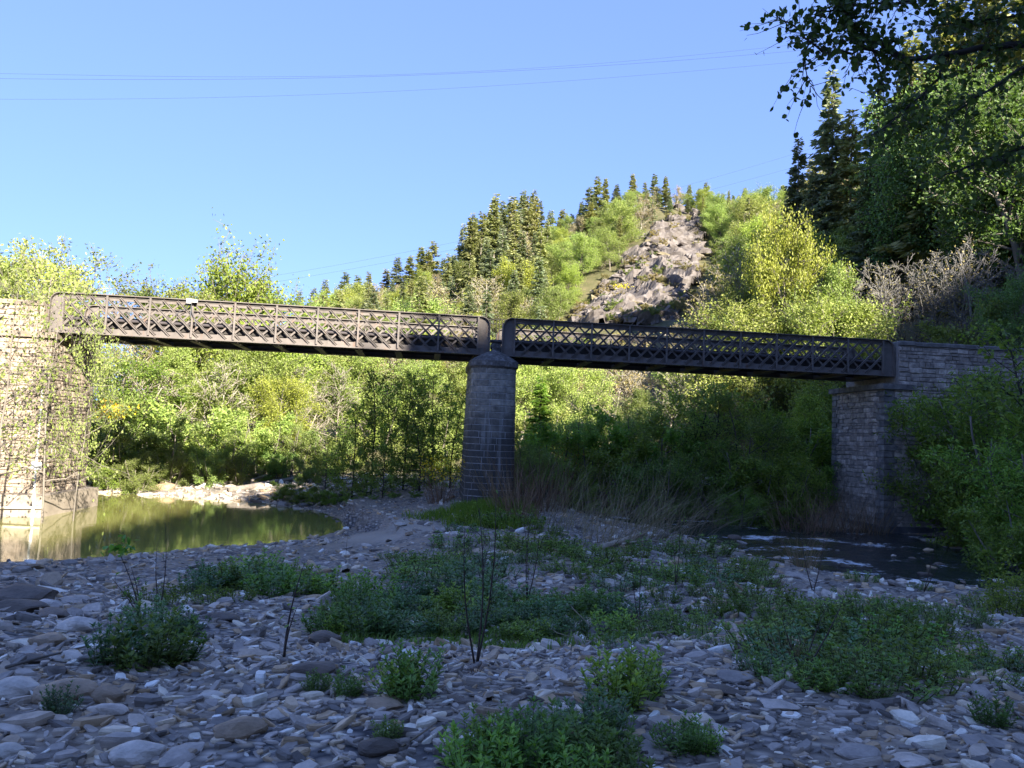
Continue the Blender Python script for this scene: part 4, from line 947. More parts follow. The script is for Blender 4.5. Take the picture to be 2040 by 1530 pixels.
for i, (px, yt, Y, key, lf) in enumerate(shade):
    k = key[:-1]; lab = {'bush': 'dark green bush in the shade below the bridge span', 'willow': 'grey-green willow bush in the shade below the bridge span', 'alder': 'shaded alder reaching up to the underside of the bridge span', 'tall': 'tall dark tree beside the grey abutment', 'round': 'dark leafy tree behind the grey abutment'}[k]
    put_px(key, {'bush': 'shaded_bush', 'willow': 'willow_bush'}.get(k, 'shaded_tree'), px, yt, Y, lab, 'bush' if k in ('bush', 'willow') else 'tree', f'{k} plants shaded by the bridge', lf, None, rng.uniform(1, 1.25), .1)
# dark thicket in front of the parapet on the shaded bank
for px, yt, Y, key, lab in [(1935,715,36,'willow1','dark leafy bush creeping over the coping of the parapet wall'),(1985,700,34,'willow0','dark leafy tree covering the end of the parapet wall'),(2050,690,31,'willow1','dark leafy tree hiding the wall of the grey abutment'),(1945,800,35,'bush0','dark bush growing against the grey abutment'),(1985,880,31,'bush1','dark bush over the bank beside the rapids'),(2050,800,28,'willow0','tall dark bush at the edge of the rapids'),(2030,960,25,'bush0','low dark bush leaning over the rapids'),(1925,1000,34,'bush1','low dark bush at the foot of the grey abutment'),(2080,600,30,'alder0','dark alder beside the parapet wall'),(2060,1080,13,'coarse0','dark leafy shrub on the shingle by the rapids'),(2010,1120,12.5,'coarse1','low dark shrub rooted in the shingle by the rapids')]:
    put_px(key, 'thicket_bush', px, yt, Y, lab, 'bush', None, ALDER, None, 1.1, .1)
# light trees in front of the tan abutment
for px, yt, Y, key, lab, sq in [(-70,505,30,'airy0','airy light green tree overhanging the tan abutment wall',1.0),(60,490,43,'sparse1','airy light green tree rising behind the tan abutment parapet',.8),(35,530,28.5,'airy1','airy light green tree spreading over the top of the tan abutment',.8),(125,545,30.6,'airy1','airy light green tree screening the rounded end of the sunlit girder',.62),(178,640,31.6,'sparse1','thin light green tree clinging to the corner of the tan abutment',.42)]:
    p = at(px, yt, Y); z = max(float(H(p[0], Y)[0]), POND_Z + .05)
    put(key, 'airy_tree', (p[0], Y, z), (p[2] - z) / 9, rng.uniform(0, 6), lab, 'tree', None, LIME, None, sq)
# ---------------------------------------------------------------- shingle
def slate_mat(name, stops, isl, mossy=.0):
    m = NT(name)
    r = m.n('NewGeometry').outputs['Random Per Island'] if isl else m.n('ObjectInfo').outputs['Random']
    c = m.ramp(r, stops); P = m.pos()
    nz = m.n('MapRange', {0: m.noise(9, 6, .7, P), 1: .3, 2: .7}).outputs[0]
    c = m.mix(nz, m.mix(1.0, c, (.62, .62, .62), 'MULTIPLY'), m.mix(1.0, c, (1.25, 1.22, 1.2), 'MULTIPLY'))
    vein = m.n('MapRange', {0: m.noise(4, 3, .5, P), 1: .49, 2: .51}).outputs[0]
    m.l(c, m.p.inputs['Base Color']); m.p.inputs['Roughness'].default_value = .62; m.p.inputs['Specular IOR Level'].default_value = .4
    mp = m.n('Mapping', {'Scale': (1, 1, 5), 'Rotation': (.2, .1, 0)}); m.l(P, mp.inputs['Vector'])
    m.bump(m.noise(16, 5, .65, mp.outputs[0]), .45, .02)
    return m.m
GREYS = [(0, (.120,.106,.092)), (.2, (.239,.212,.183)), (.45, (.384,.335,.284)), (.62, (.529,.459,.381)), (.74, (.342,.249,.150)), (.83, (.461,.328,.191)), (.92, (.700,.635,.497)), (1, (.700,.700,.647))]
SLATE = slate_mat('slate_shingle', GREYS, True)
SLATE_O = slate_mat('slate_slab', GREYS[:6] + [(1, (.4,.38,.35))], False)
PALE = slate_mat('pale_boulder', [(0, (.408,.370,.310)), (1, (.552,.493,.420))], False)
TANS = slate_mat('tan_boulder', [(0, (.210,.150,.090)), (1, (.350,.260,.168))], False)
DARKS = slate_mat('dark_boulder', [(0, (.084,.065,.048)), (1, (.154,.117,.084))], False)
def scatter(n, r0, r1, s_med, s_sig, s_max, seed, ang=50, xy=None):
    r2 = np.random.default_rng(seed)
    r = np.sqrt(r2.uniform(r0 ** 1.3, r1 ** 1.3, n) ** (2 / 1.3)); r = (r2.uniform(0, 1, n) * (r1 ** 1.2 - r0 ** 1.2) + r0 ** 1.2) ** (1 / 1.2)
    a = np.radians(r2.uniform(-ang, ang, n)); x, y = r * np.sin(a), r * np.cos(a)
    if xy is not None: x, y = xy; n = len(x)
    z = H(x, y)
    sp = sdist(np.c_[x, y], POND); ss_ = sdist(np.c_[x, y], STREAM)
    keep = (sp > -.3) & (ss_ > -.5)
    dz = sdist(np.c_[project(np.c_[x, y, z])], np.array([(690,1058),(760,1046),(860,1072),(800,1088),(700,1082)]))   # smooth sand hump
    keep &= dz > 0
    keep &= (vnoise(x, y, 1.7, 21) + r2.uniform(-.25, .25, n)) > -.42
    x, y, z = x[keep], y[keep], z[keep]; n = len(x)
    s = np.minimum(s_med * np.exp(r2.normal(0, s_sig, n)), s_max)
    el = r2.uniform(.26, .75, n); th = s * r2.uniform(.08, .24, n); rot = r2.normal(0, .5, n) + (r2.random(n) < .3) * r2.uniform(0, 3.1, n)
    k = 6; ak = np.arange(k) * 2 * math.pi / k
    rad = r2.uniform(.55, 1.2, (n, k)); ax = np.cos(ak)[None] * rad; ay = np.sin(ak)[None] * rad * el[:, None]
    ca, sa = np.cos(rot)[:, None], np.sin(rot)[:, None]
    hx, hy = (ax * ca - ay * sa) * s[:, None] * .5, (ax * sa + ay * ca) * s[:, None] * .5
    tx, ty = r2.normal(0, .3, (n, 1)), r2.normal(0, .3, (n, 1))
    zb = z[:, None] + r2.uniform(-.2, .45, (n, 1)) * th[:, None]
    def ring(f, zz): return np.stack([x[:, None] + hx * f, y[:, None] + hy * f, zb + zz * th[:, None] + hx * f * tx + hy * f * ty], -1)
    V = np.concatenate([ring(.9, -.5), ring(1.0, .35), ring(.86, .85)], 1).reshape(-1, 3)
    o = np.arange(n)[:, None, None] * (3 * k); i = np.arange(k)
    q = np.concatenate([np.stack([i, (i + 1) % k, (i + 1) % k + k, i + k], 1), np.stack([i + k, (i + 1) % k + k, (i + 1) % k + 2 * k, i + 2 * k], 1)])
    Q = (q[None] + o).reshape(-1, 4); T = (i[None, None] + 2 * k + o).reshape(-1, k)
    return V, Q, T
parts_ = [scatter(9000, 2.6, 8.5, .05, .45, .15, 1), scatter(6500, 2.6, 9, .085, .45, .25, 4), scatter(11000, 7.5, 17, .105, .5, .32, 2), scatter(10000, 15, 42, .17, .5, .5, 3)]
bx = np.random.default_rng(5)
fx_ = bx.uniform(-24, -8, 2600); fy_ = bx.uniform(40, 54, 2600)
parts_.append(scatter(10, 40, 50, .3, .55, 1.0, 6, xy=(fx_, fy_)))
mb = MB()
for V, Q, T in parts_: mb.add(V, Q, T)
sh = link('shingle', mb.mesh('shingle'), SLATE); tag(sh, 'loose flat grey slate shingle covering the river bar', 'shingle', kind='stuff')

ROCKS = []
for s_ in range(9):
    r2 = np.random.default_rng(400 + s_); bm = bmesh.new(); bmesh.ops.create_icosphere(bm, subdivisions=3, radius=.5)
    fl = s_ % 3                                 # 0: slab, 1: rounded, 2: angular
    off = r2.uniform(0, 50, 3)
    planes = [unit(r2.normal(size=3)) for _ in range(11)]; lim = [r2.uniform(.3, .44) + (.06 if fl == 1 else 0) for _ in planes]
    for v in bm.verts:
        c = np.array(v.co)
        if True:
            for pn, lm in zip(planes, lim):
                dd = c @ pn
                if dd > lm: c = c - pn * (dd - lm) * .85
        c *= 1 + .34 * float(vnoise(c[0] + off[0] + c[2], c[1] + off[1], .35, s_)) 
        c[1] *= [.62, .75, .7][fl]; c[2] *= [.26, .46, .38][fl]
        v.co = Vector(c)
    me = bpy.data.meshes.new('stone'); bm.to_mesh(me); bm.free()
    me.polygons.foreach_set('use_smooth', [False] * len(me.polygons))
    ROCKS.append(me)
def rock(px, py, wpx, shape, mat, label, group=None, rz=None, tilt=(0, 0), hs=1.0, name='stone'):
    p = ground(px, py); dist = math.hypot(p[0], p[1]); s = wpx * .88 / FPX * dist
    me = ROCKS[shape]; hgt = [.26, .46, .38][shape % 3] * s * hs
    o = link(name, me, mat, None, p + [0, s * .25, hgt * .22], (tilt[0], tilt[1], rng.normal(0, .3) if rz is None else rz), (s, s, s * hs))
    return tag(o, label, 'stone', group)
for a in [(145,1262,84,1,PALE,'large rounded pale boulder among the slate beside the bent sapling'),
          (645,1285,74,4,DARKS,'rounded dark brown boulder beside the leafy patch'),
          (500,1312,80,0,SLATE_O,'flat pale grey slab near the dead stump'),
          (265,1528,100,4,PALE,'rounded pale boulder half sunk in the shingle below the long brown boulder'),
          (470,1478,104,7,TANS,'long brown boulder lying on the shingle'),
          (85,1292,88,5,TANS,'tan angular boulder with a sloping face'),
          (128,1318,68,8,PALE,'small pale angular boulder beside the tan one'),
          (160,1305,60,1,PALE,'small rounded pale boulder behind the driftwood stick'),
          (20,1392,90,4,PALE,'white rounded boulder beside the broad brown flat-topped one'),
          (115,1405,112,7,TANS,'broad brown boulder with flattened top'),
          (205,1402,74,4,TANS,'rounded olive brown boulder beside the broad one'),
          (415,1400,62,5,PALE,'pale white angular stone standing out of the slate'),
          (200,1430,80,2,SLATE_O,'striped slate boulder below the olive one'),
          (8,1510,60,4,PALE,'pale boulder on open shingle beyond the striped slate boulder'),
          (30,1205,150,3,DARKS,'wide dark slab of rock near the pond shore'),
          (25,1222,110,6,DARKS,'thick dark slab lying on the shingle below the wide one'),
          (85,1215,55,1,PALE,'rounded white boulder behind the dark slabs'),
          (95,1232,80,6,DARKS,'flat brown slab in front of the white boulder'),
          (55,1325,70,6,DARKS,'dark wedge shaped stone near the driftwood stick'),
          (440,1240,80,6,DARKS,'long dark slab beside the leafy patch'),
          (760,1420,100,6,TANS,'olive slab under the low leafy plant'),
          (750,1512,86,7,DARKS,'dark brown boulder beside the big leafy clump'),
          (1100,1345,50,5,TANS,'small brown peaked stone on open shingle'),
          (1470,1362,100,6,SLATE_O,'tilted grey slab leaning on its neighbour'),
          (1425,1350,56,3,SLATE_O,'upright oval slab propped beside the tilted slab'),
          (1450,1388,90,0,DARKS,'dark flat slab under the tilted ones'),
          (1400,1376,60,0,SLATE_O,'pale flat slab beside the dark one'),
          (1800,1470,64,6,TANS,'brown wedge shaped slab tilted up'),
          (1860,1475,60,8,TANS,'tan broken stone beside the wedge'),
          (1980,1498,100,0,SLATE_O,'flat light slab lying near the small dark leaf tuft'),
          (1560,1420,90,0,SLATE_O,'thin grey slab bridging smaller stones'),
          (1720,1520,110,3,SLATE_O,'long slate slab lying below the brown wedge'),
          (550,1435,64,8,PALE,'pale faceted stone on open shingle'),
          (885,1290,56,8,PALE,'pale stone between the sapling and the leaves'),
          (795,1060,34,8,PALE,'pale stone at the tip of the pond'),
          (1570,1062,70,4,DARKS,'rounded wet boulder in the rapids'),(1640,1100,80,7,SLATE_O,'wet boulder splitting the rapids'),
          (1850,1100,90,5,SLATE_O,'angular wet boulder beside the grey abutment'),(1930,1120,80,4,DARKS,'dark wet boulder at the foot of the thicket'),
          (315,978,60,5,TANS,'big sunlit boulder on the far pond shore'),(222,978,26,4,PALE,'white round boulder on the far shore beside the concrete footing'),(560,1010,40,3,DARKS,'flat slab on the shaded far shore')]:
    rock(*a)
tagc = {0: 'flat grey slate stone resting on the shingle bar', 1: 'rounded grey stone resting on the shingle bar', 2: 'angular grey stone resting on the shingle bar'}
n_ = 0
r3 = np.random.default_rng(77)
while n_ < 285:
    r = (r3.random() * (26 ** 1.2 - 3.2 ** 1.2) + 3.2 ** 1.2) ** (1 / 1.2); a = math.radians(r3.uniform(-36, 36)); x, y = r * math.sin(a), r * math.cos(a)
    if sdist([(x, y)], POND)[0] < .2 or sdist([(x, y)], STREAM)[0] < .1: continue
    s = min(.11 + .012 * r, .42) * math.exp(r3.normal(0, .28)); sh_ = int(r3.choice([0, 0, 0, 3, 3, 6, 6, 1, 2, 8, 5])); z = float(H(x, y)[0])
    mat = [SLATE_O, SLATE_O, SLATE_O, SLATE_O, TANS, DARKS, PALE][int(r3.integers(7))]
    if mat is PALE: s *= .7
    col = {id(SLATE_O): 'grey slate', id(TANS): 'tan', id(DARKS): 'dark brown', id(PALE): 'pale'}[id(mat)]
    shp = ['flat', 'rounded', 'angular'][sh_ % 3]
    o = link('stone', ROCKS[sh_], mat, None, (x, y, z + s * .04), (r3.normal(0, .12), r3.normal(0, .12), r3.uniform(0, 6.28)), (s * 1.15, s * r3.uniform(.8, 1.1), s * r3.uniform(.6, 1.0)))
    tag(o, f'{shp} {col} stone resting loose on the shingle bar', 'stone', f'{shp} {col} stones'); n_ += 1

# ---------------------------------------------------------------- plants on the bar
HERB_L = leaf_mat('light_herb_leaf', (.1,.17,.035), (.15,.23,.05), (.21,.3,.075), .38, .5, .35, 1.1)
def herb(px, py, hpx, label, group, key='herb', leaf=HERB, squash=1.0, name='leafy_plant'):
    if group: hpx *= rng.uniform(.6, 1.25)
    if leaf is HERB: leaf = [HERB, HERB_L, HERB_B, HERB_L][int(rng.integers(4))]
    p = ground(px, py); d = math.hypot(p[0], p[1]); h = hpx / FPX * d; kk = f'{key}{int(rng.integers(4 if key == "herb" else 2))}'
    put(kk, name, p, h / PROTO[kk][0][2], rng.uniform(0, 6.28), label, 'plant', group, leaf, None, squash, ('stems', 'leaves'))
big = 'glossy green plant of the big leafy clump beside the dark brown boulder'
for px, py, hp in [(960,1520,105),(1050,1530,120),(1140,1535,125),(1215,1510,115),(1090,1480,100),(1190,1470,95),(1000,1485,90),(1130,1590,150),(960,1580,120),(1230,1570,120)]: herb(px, py, hp, big, 'plants of the big clump', squash=1.15)
for a in [((1235,1400,120),'upright leafy bush beside the big clump'),((1270,1380,95),'smaller leafy bush behind the upright one'),((825,1390,105),'leafy plant above the olive slab'),((790,1385,80),'low leafy plant next to the olive slab'),((690,1390,55),'low leafy plant on silt near the dead stump'),((630,1380,45),'small low plant near the dead stump'),
          ((285,1330,110),'leafy clump among boulders by the driftwood stick'),((240,1325,90),'pondward half of the leafy clump by the driftwood stick'),((340,1320,85),'stumpward half of the leafy clump by the driftwood stick'),((770,1480,50),'small leafy plant beside the dark brown boulder'),((1350,1505,75),'low spreading plant between the big clump and the slabs'),((1400,1500,60),'low spreading plant at the edge of open shingle'),((120,1425,50),'little plant growing against the broad brown boulder'),((1975,1445,55),'small dark tuft of leaves beside the flat light slab')]:
    herb(*a[0], a[1], None, squash=1.1)
for px, py in [(330,1268),(290,1255),(370,1270)]: herb(px, py, 60, 'bluish leafy plant behind the boulder clump', 'bluish plants', leaf=HERB_B, squash=1.2)
for px, py in [(400,1180),(440,1172),(480,1175),(520,1178),(560,1170),(600,1182),(640,1178),(420,1160),(500,1160),(580,1160),(660,1190),(540,1190)]: herb(px, py, 58, 'leafy plant in the patch near the pond shore', 'patch near the pond shore', squash=1.5)
for px, py in [(300,1200),(340,1205),(380,1195),(420,1200),(470,1198)]: herb(px, py, 38, 'fine pale leafy plant in front of the pond patch', 'fine plants by the pond patch', 'finherb', GRASS, 1.4)
for px, py in [(650,1260),(690,1265),(735,1270),(780,1275),(830,1270),(880,1265),(930,1262),(670,1235),(720,1235),(770,1230),(820,1228),(870,1225),(920,1225),(970,1250),(750,1205),(810,1198),(860,1195),(920,1190),(700,1210),(980,1215)]: herb(px, py, 76, 'leafy plant in the broad green patch around the tall sapling', 'broad green patch', squash=1.35, leaf=HERB if rng.random() < .75 else HERB_B)
for px, py in [(1020,1275),(1060,1280),(1100,1270),(1140,1265),(1180,1260),(1220,1268),(1040,1240),(1090,1235),(1140,1230),(1190,1225),(1240,1240)]: herb(px, py, 62, 'leafy plant in the patch crossed by pale dead stalks', 'patch with dead stalks', squash=1.4, leaf=HERB if rng.random() < .6 else HERB_B)
for px, py in [(1290,1272),(1330,1262),(1370,1265),(1300,1240),(1250,1290),(1350,1240)]: herb(px, py, 40, 'low green herb beside the patch with dead stalks', 'low herbs beside the patch', 'finherb', HERB, 1.6)
for px, py in [(1540,1345),(1580,1360),(1620,1365),(1660,1368),(1700,1372),(1740,1368),(1780,1355),(1560,1310),(1600,1320),(1650,1325),(1700,1330),(1750,1325),(1800,1320),(1560,1275),(1610,1285),(1660,1285),(1720,1290),(1780,1290),(1580,1245),(1640,1250),(1700,1255),(1760,1258),(1820,1262),(1840,1310)]: herb(px, py, 58, 'fine-leaved herb in the green mat before the rapids', 'green mat before the rapids', 'finherb', HERB if rng.random() < .7 else GRASS, 1.7)
for px, py in [(1420,1190),(1470,1195),(1520,1200),(1480,1220),(1540,1220),(1600,1215),(1660,1222),(1720,1225),(1780,1228),(1840,1232),(1900,1236),(1400,1165),(1350,1165),(1320,1150),(1440,1150),(1500,1165),(1870,1280),(1930,1330),(1980,1330),(1900,1345),(1960,1365),(2020,1350),(1860,1335)]: herb(px, py, 36, 'low green herb on the damp edge of the rapids', 'herbs along the rapids', 'finherb', HERB if rng.random() < .5 else GRASS, 1.8)
for px, py in [(820,1130),(860,1125),(900,1120),(940,1115),(980,1125),(850,1150),(900,1148),(960,1150),(1100,1110),(1140,1105),(1180,1115),(1120,1140),(1170,1145),(1210,1130),(1060,1095),(1250,1110),(1300,1100),(1350,1105),(1400,1100),(1450,1085),(920,1060),(960,1045),(1020,1050),(1000,1085),(1090,1065),(1380,1130),(1270,1150),(1230,1170)]: herb(px, py, 34, 'small green plant on the middle of the shingle bar', 'plants on the middle of the bar', 'finherb', HERB if rng.random() < .5 else GRASS, 1.9)
r4 = np.random.default_rng(55)
for k in range(90):
    px, py = r4.uniform(760, 2000), r4.uniform(1085, 1300)
    q = ground(px, py)
    if sdist([q[:2]], STREAM)[0] < .3 or sdist([q[:2]], POND)[0] < .5: continue
    herb(px, py, r4.uniform(14, 34), 'small scattered green seedling growing singly between the stones', 'scattered seedlings', 'finherb', HERB_L if k % 3 else GRASS, 1.6, 'seedling')
k = 0
while k < 22:
    px, py = r4.uniform(1400, 2000), r4.uniform(1050, 1165); q = onz(px, py, STREAM_Z)
    if sdist([q[:2]], STREAM)[0] > -.1: continue
    s_ = r4.uniform(.25, .7); o = link('stone', ROCKS[int(r4.choice([2, 5, 8, 4]))], DARKS if k % 2 else SLATE_O, None, (q[0], q[1], STREAM_Z + .0), (r4.normal(0, .15), r4.normal(0, .15), r4.uniform(0, 6)), (s_, s_ * .9, s_ * .9))
    tag(o, 'wet dark stone breaking the surface of the rapids' if k % 2 else 'wet grey slate stone breaking the surface of the rapids', 'stone', 'dark stones in the rapids' if k % 2 else 'grey stones in the rapids'); k += 1
# fresh grass round the pier foot, one carpet
def carpet(name, polys, n, h, wid, mat, label, seed, lean=(.0, .0)):
    r2 = np.random.default_rng(seed); mb = MB(); tot = 0
    while tot < n:
        pl = polys[int(r2.integers(len(polys)))]; lo, hi = pl.min(0), pl.max(0); k = 4000
        q = r2.uniform(lo, hi, (k, 2)); q = q[sdist(q, pl) < r2.uniform(-.3, .25, k)]
        q = q[vnoise(q[:, 0], q[:, 1], .9, seed) + r2.uniform(-.3, .3, len(q)) > -.12]
        q = q[:max(0, n - tot)]
        if not len(q): tot += 50; continue
        z = H(q[:, 0], q[:, 1]); m_ = len(q); hh = h * r2.uniform(.4, 1.2, m_)
        d = r2.normal(size=(m_, 2)) * .35 + lean; s = r2.normal(size=(m_, 3)); s[:, 2] = 0; s = unit(s) * wid
        b = np.c_[q, z - .02]; md = b + np.c_[d * hh[:, None] * .4, hh * .6]; t = b + np.c_[d * hh[:, None], hh * .95]
        V = np.stack([b - s, b + s, md + s * .7, md - s * .7, t], 1).reshape(-1, 3); o = np.arange(m_)[:, None] * 5
        mb.add(V, np.array([[0, 1, 2, 3]]) + o, np.array([[3, 2, 4]]) + o); tot += m_
    o = link(name, mb.mesh(name), mat); tag(o, label, 'grass', kind='stuff')
gp = lambda pts: np.array([ground(px, py)[:2] for px, py in pts])
carpet('fresh_grass', [gp([(800,1030),(1050,1000),(1080,1040),(1010,1060),(880,1045)]), gp([(900,1010),(1010,1000),(1030,1022),(920,1030)])], 9000, .38, .012, GRASS, 'fresh bright grass round the foot of the pier', 61)
carpet('low_herb_cover', [gp([(800,1110),(1000,1075),(1240,1090),(1260,1150),(820,1165)]), gp([(1300,1110),(1480,1095),(1620,1200),(1900,1235),(1880,1275),(1520,1255),(1330,1180)]), gp([(660,1190),(1240,1190),(1280,1280),(660,1285)]), gp([(1500,1250),(1850,1262),(1830,1375),(1520,1365)])], 15000, .13, .010, HERB_L, 'low green herbs and moss creeping over the shingle', 62)

# dry reeds and twiggy broom before the shaded bushes
STALK = [gen_blades(500 + s, 60, 1.9, .5, .0055, (.3, -.05), .5, 5, 'stalks') for s in range(3)]
TUFT = [gen_blades(510 + s, 90, .9, .3, .006, (.0, 0), .35, 4, 'stalks') for s in range(2)]
def stalks(px, py, hpx, meshes, mat, label, group, name, base_h, sq=1.0, rz=None):
    p = ground(px, py); d = math.hypot(p[0], p[1]); s = hpx / FPX * d / base_h
    o = link(name, meshes[int(rng.integers(len(meshes)))], mat, None, p, (0, 0, rng.uniform(-.5, .5) if rz is None else rz), (s * sq, s * sq, s)); return tag(o, label, 'dry grass', group)
for px, py, hp in [(1200,1090,170),(1240,1085,180),(1290,1075,170),(1330,1075,160),(1370,1070,170),(1150,1060,150),(1110,1045,140),(1260,1050,150),(1310,1045,140),(1400,1060,140),(1190,1040,130),(1440,1075,110)]:
    stalks(px, py, hp * .8, STALK, STRAW, 'dry pale reed clump leaning over in front of the shaded bushes', 'leaning reed clumps', 'reed_clump', 1.5)
for px, py, hp in [(1020,1020,110),(1060,1010,120),(1090,1015,110),(1040,1040,90),(990,1000,110),(1130,1000,110)]:
    stalks(px, py, hp, TUFT, RUSSET, 'russet twiggy broom shrub at the foot of the pier', 'russet broom at the pier', 'twiggy_broom', .8)
for px, py, hp in [(1595,1080,110),(1640,1070,100),(1700,1075,90),(1740,1070,80),(1600,1130,60)]:
    stalks(px, py, hp, TUFT, RUSSET, 'dry brown stalks standing at the edge of the rapids', 'dry stalks by the rapids', 'dry_stalks', .8)
for px, py, hp, lab in [(1270,1255,40,'brown withered tuft at the foot of a thin sapling'),(945,1345,30,'withered brown roots at the foot of the tall sapling'),(1570,1325,70,'dark withered stump tuft beside the green mat'),(230,1325,40,'tangle of grey roots beside the leafy boulder clump'),(1545,1170,34,'rusty dry grass tuft by the rapids')]:
    stalks(px, py, hp, TUFT, RUSSET, lab, None, 'withered_tuft', .8)
for px, py, hp, lab in [(878,1000,85,'broom shrub with yellow flowers between the pier and the alders'),(1120,985,90,'broom shrub with yellow flowers between the pier and the leaning reeds')]:
    p = ground(px, py); d = math.hypot(p[0], p[1]); h = hp / FPX * d; o = empty('flowering_broom', p); tag(o, lab, 'shrub', 'flowering broom shrubs')
    link('stalks', TUFT[0], RUSSET, o, None, None, (h / .8 * .8, h / .8 * .8, h / .8))
    r2 = np.random.default_rng(int(px)); a = r2.uniform(0, 6.28, 420); rr = .55 * h * np.sqrt(r2.random(420)); PP = np.c_[np.cos(a) * rr, np.sin(a) * rr, h * r2.uniform(.5, 1.05, 420)]
    V, F = leaves(PP, .085, r2, .7); b = MB(); b.add(V, F); link('flowers', b.mesh('flowers'), GORSE, o)
for px, yt, Y, lab in [(1240,572,128,'yellow flowering bush on the pale crag'),(225,800,46,'orange-yellow flowering bush beyond the tan abutment')]:
    p = at(px, yt, Y); z = float(H(p[0], Y)[0]) if Y < 60 else p[2] - 1.0; h = max(1.2, p[2] - z); o = empty('flowering_gorse', (p[0], Y, z)); tag(o, lab, 'shrub')
    r2 = np.random.default_rng(px); PP = r2.normal(size=(150 if Y > 60 else 220, 3)) * [.8 if Y > 60 else .45, .4, .25] + [0, 0, h * .9]; V, F = leaves(PP, .22 if Y > 60 else .16, r2, .7); b = MB(); b.add(V, F); link('flowers', b.mesh('flowers'), GORSE, o)
    b = MB()
    for k in range(9): b.tube(curve_pts((0, 0, -.2), (r2.normal() * .3, r2.normal() * .3, 1), h, 4, r2), [.03, .025, .02, .012, .006], 4)
    link('stems', b.mesh('stems'), BARK, o)['kind'] = 'stuff'

# ---------------------------------------------------------------- saplings, sticks and driftwood
TWIGM = plain_mat('sapling_bark', [(0, (.035,.025,.02)), (1, (.075,.055,.045))], 12, .7, 0, obj_rand=.1)
DRIFT = plain_mat('driftwood', [(0, (.2,.16,.11)), (.6, (.36,.3,.22)), (1, (.48,.42,.34))], 5, .85, .3, .02, 20, .1)
DRIFT_G = plain_mat('grey_driftwood', [(0, (.1,.085,.07)), (1, (.22,.19,.16))], 5, .85, .3, .02, 20, .1)
def sapling(base, tips, r0, label, nleaf=40, lsz=.045, side=8, seed=1, tuft=None):
    r2 = np.random.default_rng(seed); p = ground(*base); o = empty('sapling', p); tag(o, label, 'sapling', None)
    lf = MB(); Y = p[1]
    for (tx, ty) in tips:
        e = at(tx, ty, Y + r2.uniform(-.2, .2)) - p; st = MB()
        k = np.linspace(0, 1, 9)[:, None]; C = e[None] * k + np.c_[np.sin(k * 3.1), np.cos(k * 2.3) - 1, 0 * k] * np.linalg.norm(e) * .035 * r2.choice([-1, 1]); C[0, 2] -= .03
        st.tube(C, np.linspace(r0, r0 * .2, 9), 5); s_ = link('stem', st.mesh('stem', True), TWIGM, o)
        tw = MB()
        for j in range(side):
            g = r2.uniform(.25, .97) * 7.99; c = int(g); q = C[c] * (1 - (g - c)) + C[c + 1] * (g - c); L = np.linalg.norm(e) * r2.uniform(.08, .22)
            T = curve_pts(q, (r2.normal() * .6, r2.normal() * .6, .8), L, 3, r2, .15); tw.tube(T, np.linspace(r0 * .3, r0 * .1, 4), 3)
            for _ in range(max(1, nleaf // (side * len(tips)))):
                w_ = T[int(r2.integers(1, 4))]; leaf6(lf, w_, r2.normal(size=3) + [0, 0, .2], np.array([0, .2, 1.]), lsz * r2.uniform(.6, 1.2), lsz * .6)
        link('twigs', tw.mesh('twigs'), TWIGM, s_)['kind'] = 'stuff'
    if tuft:
        c0 = at(*tuft[:2], Y) - p
        for _ in range(tuft[2]):
            w_ = c0 + r2.normal(size=3) * tuft[3]; leaf6(lf, w_, r2.normal(size=3) + [0, 0, -.1], np.array([0, .2, 1.]), lsz * r2.uniform(.9, 1.6), lsz)
    if lf.n: link('leaves', lf.mesh('leaves'), HERB, o)
sapling((948,1335), [(988,985),(955,1010),(925,1060)], .009, 'tall dark sapling with thin forked stems on open shingle', 50, .04, 9, 1)
sapling((1050,1200), [(1062,1010),(1040,1020),(1075,1040)], .011, 'slender sapling cluster in the green patch', 40, .07, 7, 2)
sapling((1275,1250), [(1292,1060),(1262,1120)], .008, 'thin sapling rising from a withered tuft', 24, .05, 6, 3)
sapling((1345,1170), [(1350,1020),(1335,1060)], .01, 'thin sapling in front of the leaning reeds', 20, .06, 5, 4)
sapling((565,1312), [(605,1120),(590,1210)], .012, 'dead forked stump with a few young leaves', 10, .06, 3, 5)
sapling((318,1215), [(333,1035),(310,1080)], .009, 'wiry leafless sapling in front of the pond', 0, .03, 3, 6)
sapling((280,1235), [(238,1090),(262,1120),(225,1150)], .010, 'bent sapling with a tuft of round leaves at its tip', 16, .075, 4, 7, (242, 1088, 34, .07))
sapling((690,1135), [(695,1050)], .007, 'single bare twig standing on the pond shore', 0, .03, 3, 8)
sapling((1600,1345), [(1680,1180),(1650,1210),(1560,1230)], .008, 'thin leafless stems arching over the green mat', 0, .03, 4, 9)
sapling((1690,1330), [(1770,1240),(1740,1260)], .007, 'pale arching stem over the green mat', 0, .03, 2, 10)
sapling((1620,1180), [(1640,1060),(1600,1075)], .014, 'thin bare sapling at the edge of the rapids', 0, .04, 5, 11)
sapling((1840,1180), [(1860,1060),(1880,1090)], .012, 'thin bare sapling before the grey abutment', 0, .04, 5, 12)
def stick(pts, r, label, mat=DRIFT, name='dead_stalk', lift=.03):
    C = []
    for k, (px, py) in enumerate(pts): q = ground(px, py); C.append(q + [0, 0, lift])
    b = MB(); b.tube(C, np.linspace(r, r * .5, len(C)), 6); o = link(name, b.mesh(name, True), mat); tag(o, label, 'driftwood', None)
stick([(10,1352),(80,1330),(140,1312),(190,1296)], .012, 'long thin grey stick lying among the boulders', DRIFT_G, 'driftwood_stick', .06)
stick([(945,1192),(985,1190),(1020,1222)], .012, 'pale curved dead stalk lying across the green patch', DRIFT, 'dead_stalk', .22)
